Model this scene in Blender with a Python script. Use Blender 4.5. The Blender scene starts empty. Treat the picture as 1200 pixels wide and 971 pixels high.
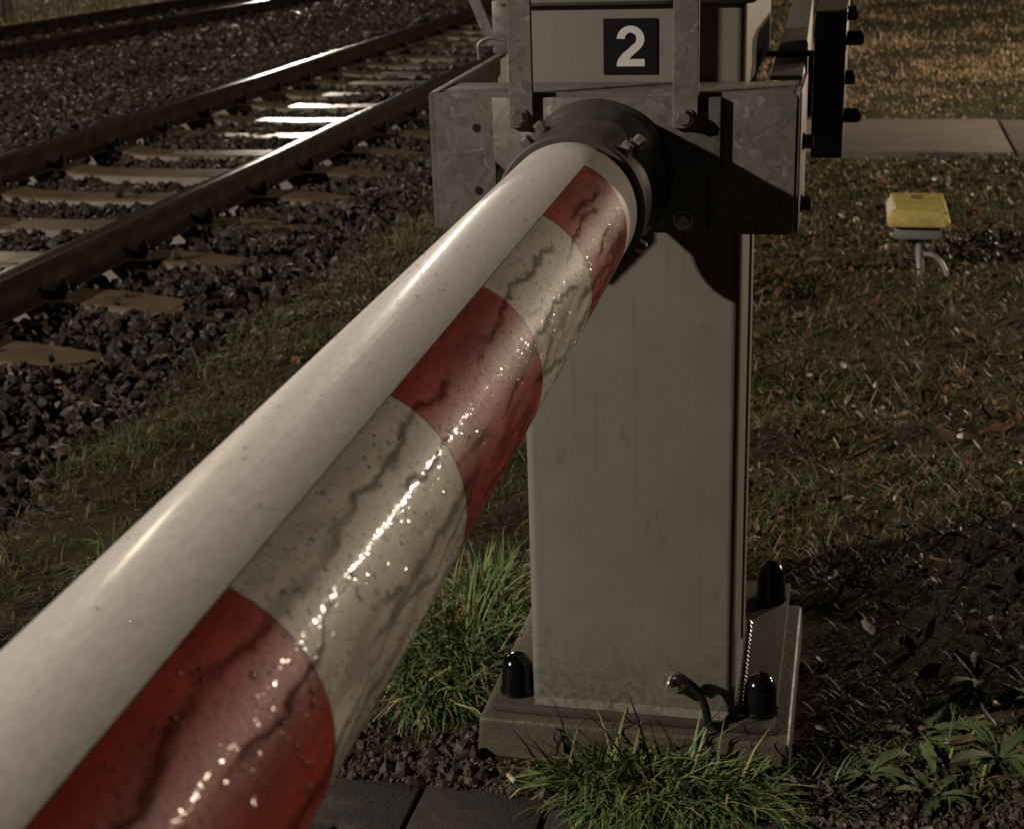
import bpy, bmesh, math, random
import numpy as np
from mathutils import Vector, Matrix

random.seed(7)
rng = np.random.default_rng(11)
scene = bpy.context.scene
col = scene.collection

# ------------------------------------------------------------------ camera
PITCH, YAW, ROLL, FPX = 0.33383, -0.23214, -0.03198, 1750.0
CAM_H = 1.42
cy_, sy_, cp_, sp_ = math.cos(YAW), math.sin(YAW), math.cos(PITCH), math.sin(PITCH)
fwd = Vector((sy_ * cp_, cy_ * cp_, -sp_))
right = Vector((cy_, -sy_, 0.0))
up = right.cross(fwd)
r2 = math.cos(ROLL) * right + math.sin(ROLL) * up
u2 = -math.sin(ROLL) * right + math.cos(ROLL) * up
cam = bpy.data.cameras.new("camera")
cam.sensor_width = 36.0
cam.sensor_fit = 'HORIZONTAL'
cam.lens = FPX / 1200.0 * 36.0
cam.clip_start = 0.02
cam.clip_end = 600.0
cam.dof.use_dof = True
cam.dof.focus_distance = 1.85
cam.dof.aperture_fstop = 13.0
cam_o = bpy.data.objects.new("camera", cam)
M = Matrix(((r2.x, u2.x, -fwd.x), (r2.y, u2.y, -fwd.y), (r2.z, u2.z, -fwd.z))).to_4x4()
M.translation = Vector((0, 0, CAM_H))
cam_o.matrix_world = M
col.objects.link(cam_o)
scene.camera = cam_o

# ------------------------------------------------------------------ night sky
world = bpy.data.worlds.new("World")
scene.world = world
world.use_nodes = True
nt = world.node_tree
nt.nodes.clear()
w_out = nt.nodes.new('ShaderNodeOutputWorld')
w_bg = nt.nodes.new('ShaderNodeBackground')
w_sky = nt.nodes.new('ShaderNodeTexSky')
w_sky.sky_type = 'NISHITA'
w_sky.sun_disc = False
w_sky.sun_elevation = math.radians(2.0)
w_sky.sun_rotation = math.radians(200)
w_hsv = nt.nodes.new('ShaderNodeHueSaturation')
w_hsv.inputs['Saturation'].default_value = 0.35
w_bg.inputs['Strength'].default_value = 0.0009
nt.links.new(w_sky.outputs[0], w_hsv.inputs['Color'])
nt.links.new(w_hsv.outputs[0], w_bg.inputs['Color'])
nt.links.new(w_bg.outputs[0], w_out.inputs['Surface'])


# ------------------------------------------------------------------ street lamps of the crossing, plus added fill lights (all outside the frame)
def lamp(name, loc, power, color, radius=0.12):
    l = bpy.data.lights.new(name, 'POINT')
    l.energy = power
    l.color = color
    l.shadow_soft_size = radius
    o = bpy.data.objects.new(name, l)
    o.location = loc
    col.objects.link(o)
    return o


lamp("street_light_road", (-9.3, -3.1, 5.5), 4300, (1.0, 0.865, 0.74), 0.10)
lamp("street_light_beyond", (5.0, 10.5, 2.2), 1150, (1.0, 0.81, 0.62), 0.09)
lamp("street_light_far", (-16.1, 42.3, 4.7), 4200, (1.0, 0.86, 0.72), 0.25)

lamp("fill_light_lawn", (14.5, 15.5, 5.2), 3600, (1.0, 0.80, 0.56), 0.15)  # added lamp that brightens the far lawn
lamp("fill_light_meadow", (-24.0, 33.0, 6.0), 3200, (1.0, 0.82, 0.58), 0.15)  # added likewise, to lift the grass past the far track

scene.view_settings.view_transform = 'Standard'
scene.view_settings.look = 'None'
scene.view_settings.exposure = 0.0
scene.view_settings.gamma = 1.0
scene.view_settings.use_curve_mapping = False
scene.cycles.use_denoising = True
scene.cycles.sample_clamp_indirect = 4.0
scene.cycles.sample_clamp_direct = 0.0
scene.cycles.max_bounces = 6
scene.cycles.diffuse_bounces = 2
scene.cycles.glossy_bounces = 3
scene.cycles.transmission_bounces = 4
scene.cycles.caustics_refractive = False
scene.cycles.caustics_reflective = False


# ------------------------------------------------------------------ node helpers
class NT:
    def __init__(s, name):
        s.m = bpy.data.materials.new(name)
        s.m.use_nodes = True
        s.t = s.m.node_tree
        s.t.nodes.clear()
        s.out = s.t.nodes.new('ShaderNodeOutputMaterial')
        s.b = s.t.nodes.new('ShaderNodeBsdfPrincipled')
        s.t.links.new(s.b.outputs[0], s.out.inputs['Surface'])

    def n(s, typ, **kw):
        n = s.t.nodes.new(typ)
        for k, v in kw.items():
            setattr(n, k, v)
        return n

    def put(s, inp, v):
        if hasattr(v, 'is_output'):
            s.t.links.new(v, inp)
        elif isinstance(v, (tuple, list)):
            inp.default_value = tuple(v) + ((1.0,) if len(v) == 3 and inp.type == 'RGBA' else ())
        else:
            inp.default_value = v

    def set(s, **kw):
        for k, v in kw.items():
            s.put(s.b.inputs[k.replace('_', ' ')], v)
        return s

    def obj(s):
        return s.n('ShaderNodeTexCoord').outputs['Object']

    def mapping(s, vec, scale=(1, 1, 1)):
        m = s.n('ShaderNodeMapping')
        s.put(m.inputs['Vector'], vec)
        m.inputs['Scale'].default_value = scale
        return m.outputs[0]

    def noise(s, vec, scale, detail=3, rough=0.55, dist=0.0):
        n = s.n('ShaderNodeTexNoise')
        s.put(n.inputs['Vector'], vec)
        n.inputs['Scale'].default_value = scale
        n.inputs['Detail'].default_value = detail
        n.inputs['Roughness'].default_value = rough
        n.inputs['Distortion'].default_value = dist
        return n.outputs['Fac']

    def voro(s, vec, scale, feature='F1', out='Distance'):
        n = s.n('ShaderNodeTexVoronoi', feature=feature)
        s.put(n.inputs['Vector'], vec)
        n.inputs['Scale'].default_value = scale
        return n.outputs[out]

    def ramp(s, f, stops, interp='LINEAR'):
        r = s.n('ShaderNodeValToRGB')
        r.color_ramp.interpolation = interp
        e = r.color_ramp.elements
        while len(e) < len(stops):
            e.new(0.5)
        for i, (p, c) in enumerate(stops):
            e[i].position = p
            if not isinstance(c, (tuple, list)):
                c = (c, c, c)
            e[i].color = tuple(c) + (1.0,)
        s.put(r.inputs[0], f)
        return r.outputs[0]

    def mix(s, f, a, b, mode='MIX'):
        m = s.n('ShaderNodeMix', data_type='RGBA', blend_type=mode)
        s.put(m.inputs[0], f)
        s.put(m.inputs[6], a)
        s.put(m.inputs[7], b)
        return m.outputs[2]

    def math(s, op, a, b=0.0):
        m = s.n('ShaderNodeMath', operation=op)
        s.put(m.inputs[0], a)
        s.put(m.inputs[1], b)
        return m.outputs[0]

    def bump(s, h, strength=0.3, dist=0.002):
        b = s.n('ShaderNodeBump')
        s.put(b.inputs['Height'], h)
        b.inputs['Strength'].default_value = strength
        b.inputs['Distance'].default_value = dist
        s.t.links.new(b.outputs[0], s.b.inputs['Normal'])
        return s

    def attr(s, name):
        return s.n('ShaderNodeAttribute', attribute_name=name).outputs['Color']

    def uv(s):
        return s.n('ShaderNodeUVMap', uv_map='UVMap').outputs[0]


MAT = {}


def build_materials():
    # white boom paint with condensation mottling
    m = NT('boom_white_paint')
    u = m.uv()
    mott = m.noise(m.mapping(u, (6, 16, 1)), 11.0, 7, 0.72, 0.5)
    fine = m.noise(u, 320.0, 3)
    c = m.ramp(mott, [(0.34, (0.57, 0.545, 0.505)), (0.52, (0.64, 0.62, 0.585)), (0.68, (0.72, 0.70, 0.67))])
    m.set(Base_Color=c, Roughness=m.ramp(mott, [(0.3, 0.52), (0.7, 0.40)]), Coat_Weight=0.10, Coat_Roughness=0.18, Specular_IOR_Level=0.16)
    m.bump(m.math('ADD', m.math('MULTIPLY', fine, 0.6), m.math('MULTIPLY', mott, 0.5)), 0.22, 0.0010)
    MAT['boom'] = m.m

    def tape(name, ca, cb, dirt):
        m = NT(name)
        u = m.uv()
        cell = m.voro(u, 300.0)
        # rivulets of dirt meandering along the sheet
        sp = m.n('ShaderNodeSeparateXYZ'); m.put(sp.inputs[0], u)
        us, vs = sp.outputs[0], sp.outputs[1]
        edge = m.math('MULTIPLY', m.math('SUBTRACT', m.noise(m.mapping(u, (45, 90, 1)), 1.0, 3, 0.5), 0.5), 0.014)
        mask2 = 0.0
        for k, (v0, amp, fr, wd, thr) in enumerate(((0.066, 0.034, 5.0, 0.0026, 0.43), (0.092, 0.040, 6.0, 0.0018, 0.46), (0.112, 0.036, 4.2, 0.0026, 0.45),
                                               (0.130, 0.046, 3.4, 0.0032, 0.44), (0.146, 0.040, 6.4, 0.0022, 0.43), (0.160, 0.036, 4.4, 0.0042, 0.44),
                                               (0.178, 0.034, 3.0, 0.0058, 0.44), (0.196, 0.030, 3.2, 0.0050, 0.46))):
            cu = m.n('ShaderNodeCombineXYZ'); m.put(cu.inputs[0], us); cu.inputs[1].default_value = 3.7 * k + 0.4
            wob = m.math('MULTIPLY', m.math('SUBTRACT', m.noise(cu.outputs[0], fr, 2, 0.5), 0.5), amp * 2)
            cm = m.n('ShaderNodeCombineXYZ'); m.put(cm.inputs[0], us); cm.inputs[1].default_value = 1.9 * k + 9.3
            on = m.ramp(m.noise(cm.outputs[0], 4.2, 2, 0.5), [(thr, 0.0), (thr + 0.08, 1.0)])
            dist = m.math('ABSOLUTE', m.math('ADD', m.math('SUBTRACT', m.math('SUBTRACT', vs, v0), wob), edge))
            dist = m.math('DIVIDE', dist, m.math('MULTIPLY', m.math('ADD', 0.3, m.math('MULTIPLY', m.noise(m.mapping(u, (26, 40, 1)), 1.0, 2, 0.5), 1.5)), wd * 2.6))
            ln = m.math('MULTIPLY', m.ramp(dist, [(0.16, 1.0), (0.80, 0.0)]), on)
            mask2 = ln if k == 0 else m.math('MAXIMUM', mask2, ln)
        smear = m.ramp(m.noise(m.mapping(u, (7, 46, 1)), 1.0, 4, 0.6, 0.5), [(0.46, 0.0), (0.55, 1.0)])
        low = m.ramp(m.noise(m.mapping(u, (3.1, 7, 1)), 1.0, 2, 0.5), [(0.44, 0.0), (0.56, 1.0)])
        mask2 = m.math('MAXIMUM', mask2, m.math('MULTIPLY', m.math('MULTIPLY', smear, low), m.math('MULTIPLY', m.ramp(vs, [(0.075, 0.0), (0.135, 1.0)]), 0.80)))
        fleck = m.ramp(m.noise(m.mapping(u, (170, 240, 1)), 1.0, 2, 0.5), [(0.70, 0.0), (0.74, 1.0)])
        mask2 = m.math('MAXIMUM', mask2, m.math('MULTIPLY', fleck, 0.4))
        grime = m.noise(m.mapping(u, (5, 22, 1)), 1.0, 5, 0.62, 0.4)
        base = m.mix(m.ramp(grime, [(0.38, 0.0), (0.66, 1.0)]), ca, cb)
        c = m.mix(m.math('MULTIPLY', mask2, 0.70), base, dirt)
        m.set(Base_Color=c, Roughness=m.ramp(grime, [(0.35, 0.50), (0.7, 0.40)]), Coat_Weight=m.math('SUBTRACT', 0.19, m.math('MULTIPLY', mask2, 0.17)),
              Coat_Roughness=0.08, Specular_IOR_Level=m.math('SUBTRACT', 0.18, m.math('MULTIPLY', mask2, 0.16)))
        rip = m.noise(m.mapping(u, (420, 26, 1)), 1.0, 3, 0.6)
        m.bump(m.math('ADD', m.math('MULTIPLY', cell, 0.12), rip), 0.55, 0.0009)
        # wet film broken into tiny facets: each glints on its own
        vc = m.voro(m.mapping(u, (760, 980, 1)), 1.0, out='Color')
        sb = m.n('ShaderNodeVectorMath', operation='SUBTRACT'); m.put(sb.inputs[0], vc); sb.inputs[1].default_value = (0.5, 0.5, 0.5)
        sc = m.n('ShaderNodeVectorMath', operation='MULTIPLY'); m.put(sc.inputs[0], sb.outputs[0]); sc.inputs[1].default_value = (0.62, 1.05, 0.62)
        sq = m.n('ShaderNodeSeparateColor'); m.put(sq.inputs[0], vc)
        amt = m.ramp(sq.outputs[2], [(0.0, 0.05), (0.62, 0.12), (0.72, 0.45), (0.97, 1.0)])
        sm = m.n('ShaderNodeVectorMath', operation='MULTIPLY'); m.put(sm.inputs[0], sc.outputs[0]); m.put(sm.inputs[1], amt)
        ge = m.n('ShaderNodeNewGeometry')
        ad = m.n('ShaderNodeVectorMath', operation='ADD'); m.put(ad.inputs[0], sm.outputs[0]); m.put(ad.inputs[1], ge.outputs['Normal'])
        no = m.n('ShaderNodeVectorMath', operation='NORMALIZE'); m.put(no.inputs[0], ad.outputs[0])
        m.put(m.b.inputs['Coat Normal'], no.outputs[0])
        MAT[name] = m.m

    tape('tape_red', (0.33, 0.034, 0.017), (0.15, 0.014, 0.009), (0.030, 0.006, 0.005))
    tape('tape_white', (0.56, 0.53, 0.475), (0.37, 0.34, 0.29), (0.060, 0.050, 0.036))

    # grey painted cabinet
    m = NT('cabinet_grey_paint')
    o = m.obj()
    n1 = m.noise(o, 9.0, 5, 0.6)
    n2 = m.noise(o, 260.0, 2)
    dots = m.ramp(m.voro(o, 46.0), [(0.045, 1.0), (0.075, 0.0)])
    pick = m.ramp(m.noise(o, 21.0, 2), [(0.55, 0.0), (0.62, 1.0)])
    stain = m.ramp(m.noise(m.mapping(o, (16, 16, 9)), 1.0, 4, 0.55, 0.3), [(0.64, 0.0), (0.70, 1.0)])
    c = m.mix(m.ramp(n1, [(0.3, 0.0), (0.7, 1.0)]), (0.200, 0.193, 0.160), (0.242, 0.234, 0.196))
    grain = m.noise(o, 420.0, 2)
    c = m.mix(m.math('MULTIPLY', m.ramp(grain, [(0.35, 1.0), (0.55, 0.0)]), 0.22), c, (0.11, 0.105, 0.09))
    c = m.mix(m.math('MULTIPLY', stain, 0.42), c, (0.095, 0.088, 0.072))
    # mud thrown up by rain around the foot
    sz = m.n('ShaderNodeSeparateXYZ'); m.put(sz.inputs[0], m.n('ShaderNodeNewGeometry').outputs['Position'])
    hgt = m.math('ADD', sz.outputs[2], m.math('MULTIPLY', m.math('SUBTRACT', m.noise(o, 13.0, 5, 0.7), 0.5), 0.26))
    splash = m.math('MULTIPLY', m.ramp(hgt, [(0.08, 1.0), (0.24, 0.0)]), m.ramp(m.noise(o, 75.0, 4, 0.7), [(0.40, 0.15), (0.60, 1.0)]))
    c = m.mix(m.math('MULTIPLY', splash, 0.75), c, (0.085, 0.072, 0.050))
    run = m.ramp(m.noise(m.mapping(o, (60, 60, 1.6)), 1.0, 4, 0.6), [(0.60, 0.0), (0.72, 1.0)])
    c = m.mix(m.math('MULTIPLY', run, 0.38), c, (0.11, 0.10, 0.08))
    c = m.mix(m.math('MULTIPLY', m.math('MULTIPLY', dots, pick), 0.8), c, (0.07, 0.06, 0.05))
    m.set(Base_Color=c, Roughness=m.ramp(n1, [(0.3, 0.52), (0.7, 0.42)]), Specular_IOR_Level=0.4)
    m.bump(m.math('ADD', n2, m.math('MULTIPLY', n1, 0.3)), 0.12, 0.0006)
    MAT['cabinet'] = m.m

    # galvanised steel with spangle
    def galv(name, lo, hi, sc=95.0):
        m = NT(name)
        o = m.obj()
        wv = m.n('ShaderNodeVectorMath', operation='MULTIPLY_ADD')
        nz = m.n('ShaderNodeTexNoise')
        m.put(nz.inputs['Vector'], o)
        nz.inputs['Scale'].default_value = 30.0
        m.put(wv.inputs[0], nz.outputs['Color'])
        wv.inputs[1].default_value = (0.05, 0.05, 0.05)
        m.put(wv.inputs[2], o)
        cell = m.voro(wv.outputs[0], sc, out='Color')
        sep = m.n('ShaderNodeSeparateColor')
        m.put(sep.inputs[0], cell)
        g = m.noise(o, 6.0, 5, 0.6)
        c = m.mix(sep.outputs[0], lo, hi)
        pale = m.math('GREATER_THAN', sep.outputs[1], 0.975)
        c = m.mix(m.math('MULTIPLY', pale, 0.55), c, tuple(min(1, 1.7 * x) for x in hi))
        c = m.mix(m.math('MULTIPLY', m.ramp(g, [(0.45, 0.0), (0.75, 1.0)]), 0.5), c, tuple(x * 0.62 for x in lo))
        m.set(Base_Color=c, Metallic=0.35, Roughness=m.ramp(sep.outputs[2], [(0.0, 0.42), (1.0, 0.60)]))
        m.bump(m.noise(o, 70.0, 3), 0.1, 0.001)
        MAT[name] = m.m

    galv('galvanised', (0.150, 0.145, 0.126), (0.225, 0.217, 0.190))
    galv('galvanised_pale', (0.34, 0.33, 0.29), (0.46, 0.45, 0.40))

    def simple(name, c, r, metal=0.0, nscale=20.0, var=0.35, bump=0.15, bd=0.002, coat=0.0, spec=0.5):
        m = NT(name)
        o = m.obj()
        n1 = m.noise(o, nscale, 5, 0.6)
        cc = m.mix(m.ramp(n1, [(0.3, 0.0), (0.7, 1.0)]), tuple(x * (1 - var) for x in c), tuple(min(1, x * (1 + var)) for x in c))
        m.set(Base_Color=cc, Metallic=metal, Roughness=m.ramp(n1, [(0.3, min(1, r * 1.2)), (0.7, r * 0.85)]),
              Coat_Weight=coat, Coat_Roughness=0.1, Specular_IOR_Level=spec)
        m.bump(m.noise(o, nscale * 5, 3), bump, bd)
        MAT[name] = m.m

    simple('dark_steel', (0.085, 0.078, 0.066), 0.40, 0.2, 14)
    simple('lip_rubber', (0.075, 0.070, 0.060), 0.5, 0, 20, 0.2)
    simple('black_rubber', (0.012, 0.012, 0.012), 0.38, 0, 20, 0.2)
    simple('black_plastic', (0.004, 0.004, 0.004), 0.14, 0, 20, 0.2, 0.05)
    simple('counterweight_paint', (0.020, 0.019, 0.018), 0.5, 0, 12)
    simple('counterweight_lit_top', (0.26, 0.23, 0.18), 0.45, 0.2, 12)  # lit tone of the upper face, put into the colour
    simple('zinc_bolt', (0.42, 0.41, 0.37), 0.26, 0.75, 60, 0.25, 0.1)
    simple('glint_zinc', (0.55, 0.54, 0.50), 0.16, 0.9, 60, 0.15, 0.05)  # glossy metal for the added glint rod
    simple('faded_label', (0.16, 0.10, 0.05), 0.5, 0, 30, 0.3)
    simple('label_black', (0.005, 0.005, 0.0055), 0.6, 0, 60, 0.2, 0.02, spec=0.2)
    simple('label_white', (0.66, 0.65, 0.62), 0.40, 0, 60, 0.06, 0.02)
    simple('rail_rust', (0.019, 0.0135, 0.010), 0.7, 0.0, 9, 0.4, 0.25, spec=0.05)
    simple('rail_head', (0.15, 0.13, 0.108), 0.20, 0.8, 5, 0.3, 0.04, 0.001)
    simple('clip_steel', (0.035, 0.030, 0.026), 0.30, 0.4, 30)
    simple('wood_board', (0.19, 0.155, 0.115), 0.6, 0, 9, 0.35, 0.3)
    simple('paver', (0.046, 0.041, 0.035), 0.8, 0, 30, 0.35, 0.5, 0.004)
    simple('path_concrete', (0.125, 0.104, 0.084), 0.7, 0, 4, 0.35, 0.4, 0.004)
    simple('yellow_plastic', (0.54, 0.43, 0.135), 0.26, 0, 22, 0.28, 0.04, 0.001, 0.4)
    simple('grey_plastic', (0.20, 0.205, 0.20), 0.4, 0, 20, 0.1)
    simple('pale_cable', (0.22, 0.21, 0.19), 0.4, 0, 20, 0.1)
    simple('red_plastic', (0.10, 0.016, 0.012), 0.4, 0, 20, 0.2)
    simple('stub_filter', (0.50, 0.38, 0.24), 0.6, 0, 90, 0.2, 0.1)
    simple('stub_paper', (0.62, 0.55, 0.44), 0.6, 0, 90, 0.15, 0.1)
    simple('twig_bark', (0.020, 0.015, 0.011), 0.6, 0, 90, 0.3, 0.4)
    simple('post_wood', (0.07, 0.055, 0.04), 0.7, 0, 10, 0.3, 0.3)
    simple('sleeper_top', (0.135, 0.100, 0.066), 0.30, 0, 6, 0.35, 0.12, 0.002)
    simple('sleeper_side', (0.175, 0.15, 0.115), 0.55, 0, 7, 0.22, 0.35, 0.003)
    simple('footing', (0.095, 0.082, 0.062), 0.5, 0, 16, 0.3, 0.5, 0.004)
    simple('plate_dirty', (0.066, 0.056, 0.042), 0.5, 0, 14, 0.3, 0.3, 0.002)
    simple('bed', (0.020, 0.017, 0.014), 0.6, 0, 12, 0.4, 0.6, 0.02)

    # ground soil
    m = NT('soil')
    o = m.obj()
    n1 = m.noise(o, 2.2, 6, 0.65)
    n2 = m.noise(o, 24.0, 5, 0.7)
    c = m.ramp(n2, [(0.32, (0.012, 0.010, 0.006)), (0.5, (0.036, 0.029, 0.017)), (0.68, (0.085, 0.069, 0.042))])
    c = m.mix(m.math('MULTIPLY', m.ramp(n1, [(0.42, 0.0), (0.60, 1.0)]), 0.75), c, (0.050, 0.054, 0.018))
    m.set(Base_Color=c, Roughness=0.9, Specular_IOR_Level=0.15)
    m.bump(m.noise(o, 60.0, 6, 0.7), 0.9, 0.02)
    MAT['soil'] = m.m

    def vcol(name, rough, spec=0.5, trans=0.0, bump=0.0, sc=40.0):
        m = NT(name)
        m.set(Base_Color=m.attr('Col'), Roughness=rough, Specular_IOR_Level=spec)
        if bump:
            m.bump(m.noise(m.obj(), sc, 3), bump, 0.01)
        MAT[name] = m.m

    vcol('stone', 0.5, 0.22, bump=0.3)
    vcol('grass', 0.5, 0.25)
    vcol('leaf', 0.5, 0.3)
    vcol('weed', 0.65, 0.2)
    vcol('crumb', 0.6, 0.4)

    m = NT('water')
    g = m.n('ShaderNodeBsdfGlossy'); g.inputs['Roughness'].default_value = 0.14
    tr = m.n('ShaderNodeBsdfTransparent'); tr.inputs['Color'].default_value = (0.97, 0.965, 0.95, 1)
    fr = m.n('ShaderNodeFresnel'); fr.inputs['IOR'].default_value = 1.33
    mx = m.n('ShaderNodeMixShader')
    m.t.links.new(fr.outputs[0], mx.inputs[0]); m.t.links.new(tr.outputs[0], mx.inputs[1]); m.t.links.new(g.outputs[0], mx.inputs[2])
    m.t.links.new(mx.outputs[0], m.out.inputs['Surface'])
    MAT['water'] = m.m


build_materials()


# ------------------------------------------------------------------ object helpers
def tag(o, label=None, cat=None, group=None, kind=None):
    if label: o['label'] = label
    if cat: o['category'] = cat
    if group: o['group'] = group
    if kind: o['kind'] = kind
    return o


def empty(name, loc=(0, 0, 0)):
    o = bpy.data.objects.new(name, None)
    o.location = loc
    o.empty_display_size = 0.1
    col.objects.link(o)
    return o


def link(name, me, mats, parent=None, smooth=False, loc=None):
    if not isinstance(mats, (list, tuple)):
        mats = [mats]
    for k in mats:
        me.materials.append(MAT[k])
    if smooth:
        me.polygons.foreach_set('use_smooth', [True] * len(me.polygons))
    o = bpy.data.objects.new(name, me)
    if loc is not None:
        o.location = loc
    col.objects.link(o)
    if parent is not None:
        o.parent = parent
        if parent.type == 'EMPTY' or True:
            # keep world coordinates: mesh data are written in world space relative to the root
            pass
    return o


def bm_to(name, bm, mats, parent=None, smooth=False, loc=None, auto=None):
    bmesh.ops.recalc_face_normals(bm, faces=bm.faces)
    me = bpy.data.meshes.new(name)
    bm.to_mesh(me)
    bm.free()
    o = link(name, me, mats, parent, smooth or auto is not None, loc)
    if auto is not None:
        me.set_sharp_from_angle(angle=math.radians(auto))
    return o


def add_box(bm, x0, x1, y0, y1, z0, z1, bev=0.0, seg=2, mat=0, mtx=None):
    r = bmesh.ops.create_cube(bm, size=1.0)
    vs = r['verts']
    for v in vs:
        v.co = Vector((x0 + (v.co.x + 0.5) * (x1 - x0), y0 + (v.co.y + 0.5) * (y1 - y0), z0 + (v.co.z + 0.5) * (z1 - z0)))
    fs = set()
    for v in vs:
        fs.update(v.link_faces)
    for f in fs: f.material_index = mat
    if bev > 0:
        es = set()
        for v in vs:
            es.update(v.link_edges)
        r = bmesh.ops.bevel(bm, geom=list(es), offset=bev, segments=seg, affect='EDGES', profile=0.5)
        vs = list({v for f in r['faces'] for v in f.verts} | {v for v in vs if v.is_valid})
        for f in r['faces']: f.material_index = mat
    if mtx is not None:
        for v in vs: v.co = mtx @ v.co
    return vs


def add_prism(bm, pts, axis, a0, a1, bev=0.0, seg=2, mat=0):
    """extrude a 2-D outline along an axis; pts are (x,z) for axis y, (y,z) for x, (x,y) for z"""
    def P(p, a):
        if axis == 'y': return Vector((p[0], a, p[1]))
        if axis == 'x': return Vector((a, p[0], p[1]))
        return Vector((p[0], p[1], a))
    va = [bm.verts.new(P(p, a0)) for p in pts]
    vb = [bm.verts.new(P(p, a1)) for p in pts]
    fs = [bm.faces.new(va), bm.faces.new(vb[::-1])]
    n = len(pts)
    for i in range(n):
        fs.append(bm.faces.new((va[i], vb[i], vb[(i + 1) % n], va[(i + 1) % n])))
    for f in fs: f.material_index = mat
    vs = va + vb
    if bev > 0:
        es = {e for f in fs for e in f.edges}
        bmesh.ops.recalc_face_normals(bm, faces=fs)
        r = bmesh.ops.bevel(bm, geom=list(es), offset=bev, segments=seg, affect='EDGES', profile=0.5)
        vs = list({v for f in r['faces'] for v in f.verts} | {v for v in vs if v.is_valid})
        for f in r['faces']: f.material_index = mat
    return vs


def frame_of(d):
    d = d.normalized()
    a = Vector((0, 0, 1)) if abs(d.z) < 0.9 else Vector((1, 0, 0))
    u = a.cross(d).normalized()
    return u, d.cross(u)


def add_lathe(bm, p, d, prof, n=24, mat=0, caps=True, phase=0.0):
    """prof: list of (distance along d, radius)"""
    p = Vector(p)
    d = Vector(d).normalized()
    u, w = frame_of(d)
    rings = []
    for s, r in prof:
        rings.append([bm.verts.new(p + d * s + (u * math.cos(phase + 2 * math.pi * i / n) + w * math.sin(phase + 2 * math.pi * i / n)) * r) for i in range(n)])
    fs = []
    for a, b in zip(rings, rings[1:]):
        for i in range(n):
            fs.append(bm.faces.new((a[i], a[(i + 1) % n], b[(i + 1) % n], b[i])))
    if caps:
        fs.append(bm.faces.new(rings[0][::-1]))
        fs.append(bm.faces.new(rings[-1]))
    for f in fs: f.material_index = mat
    return [v for r in rings for v in r]


def add_tube(bm, pts, r, n=10, mat=0):
    pts = [Vector(p) for p in pts]
    if not isinstance(r, (list, tuple)): r = [r] * len(pts)
    rings = []
    ref = None
    for i, p in enumerate(pts):
        t = (pts[min(i + 1, len(pts) - 1)] - pts[max(i - 1, 0)]).normalized()
        if ref is None:
            ref, _ = frame_of(t)
        u = (ref - t * ref.dot(t)).normalized()
        ref = u
        w = t.cross(u)
        rings.append([bm.verts.new(p + (u * math.cos(2 * math.pi * k / n) + w * math.sin(2 * math.pi * k / n)) * r[i]) for k in range(n)])
    for a, b in zip(rings, rings[1:]):
        for k in range(n):
            f = bm.faces.new((a[k], a[(k + 1) % n], b[(k + 1) % n], b[k]))
            f.material_index = mat
    bm.faces.new(rings[0][::-1]).material_index = mat
    bm.faces.new(rings[-1]).material_index = mat


def add_hex_bolt(bm, p, d, r=0.012, h=0.010, washer=True):
    p = Vector(p)
    d = Vector(d).normalized()
    s = 0.0
    if washer:
        add_lathe(bm, p, d, [(0, r * 1.25), (0.003, r * 1.25)], 20)
        s = 0.0031
    add_lathe(bm, p, d, [(s, r), (s + h * 0.8, r), (s + h, r * 0.82)], 6, phase=random.random())


def curve_pts(ctrl, n=24):
    """Catmull-Rom through control points"""
    c = [Vector(p) for p in ctrl]
    c = [c[0] * 2 - c[1]] + c + [c[-1] * 2 - c[-2]]
    out = []
    for i in range(1, len(c) - 2):
        for k in range(n):
            t = k / n
            a, b, d, e = c[i - 1], c[i], c[i + 1], c[i + 2]
            out.append(0.5 * ((2 * b) + (d - a) * t + (2 * a - 5 * b + 4 * d - e) * t * t + (3 * b - a - 3 * d + e) * t ** 3))
    out.append(c[-2])
    return out


def np_mesh(name, V, F, colr=None, flat=False):
    """V (n,3), F (m,3|4)"""
    me = bpy.data.meshes.new(name)
    V = np.ascontiguousarray(V, dtype=np.float32)
    F = np.ascontiguousarray(F, dtype=np.int32)
    k = F.shape[1]
    me.vertices.add(len(V))
    me.vertices.foreach_set('co', V.ravel())
    me.loops.add(F.size)
    me.loops.foreach_set('vertex_index', F.ravel())
    me.polygons.add(len(F))
    me.polygons.foreach_set('loop_start', np.arange(0, F.size, k, dtype=np.int32))
    me.update(calc_edges=True)
    if colr is not None:
        a = me.color_attributes.new('Col', 'FLOAT_COLOR', 'POINT')
        c = np.ones((len(V), 4), dtype=np.float32)
        c[:, :3] = colr
        a.data.foreach_set('color', c.ravel())
    me.validate()
    if flat: me.shade_flat()
    return me


# smooth pseudo-noise in numpy, -1..1
_W = [(rng.normal(size=2), rng.uniform(0, 6.28)) for _ in range(40)]


def nz(x, y, scale, k0=0, k=10):
    s = 0
    for (d, ph) in _W[k0:k0 + k]:
        s = s + np.sin((x * d[0] + y * d[1]) * scale + ph)
    return s / math.sqrt(k)


# ------------------------------------------------------------------ ground
PAVE_Y = 2.098


def smooth(e0, e1, x):
    t = np.clip((x - e0) / (e1 - e0), 0, 1)
    return t * t * (3 - 2 * t)


def ballast_edge(y):
    return -1.98 + 0.10 * nz(y, y * 0, 1.3, 3, 6) - 0.02 * (y - 4)


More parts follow.
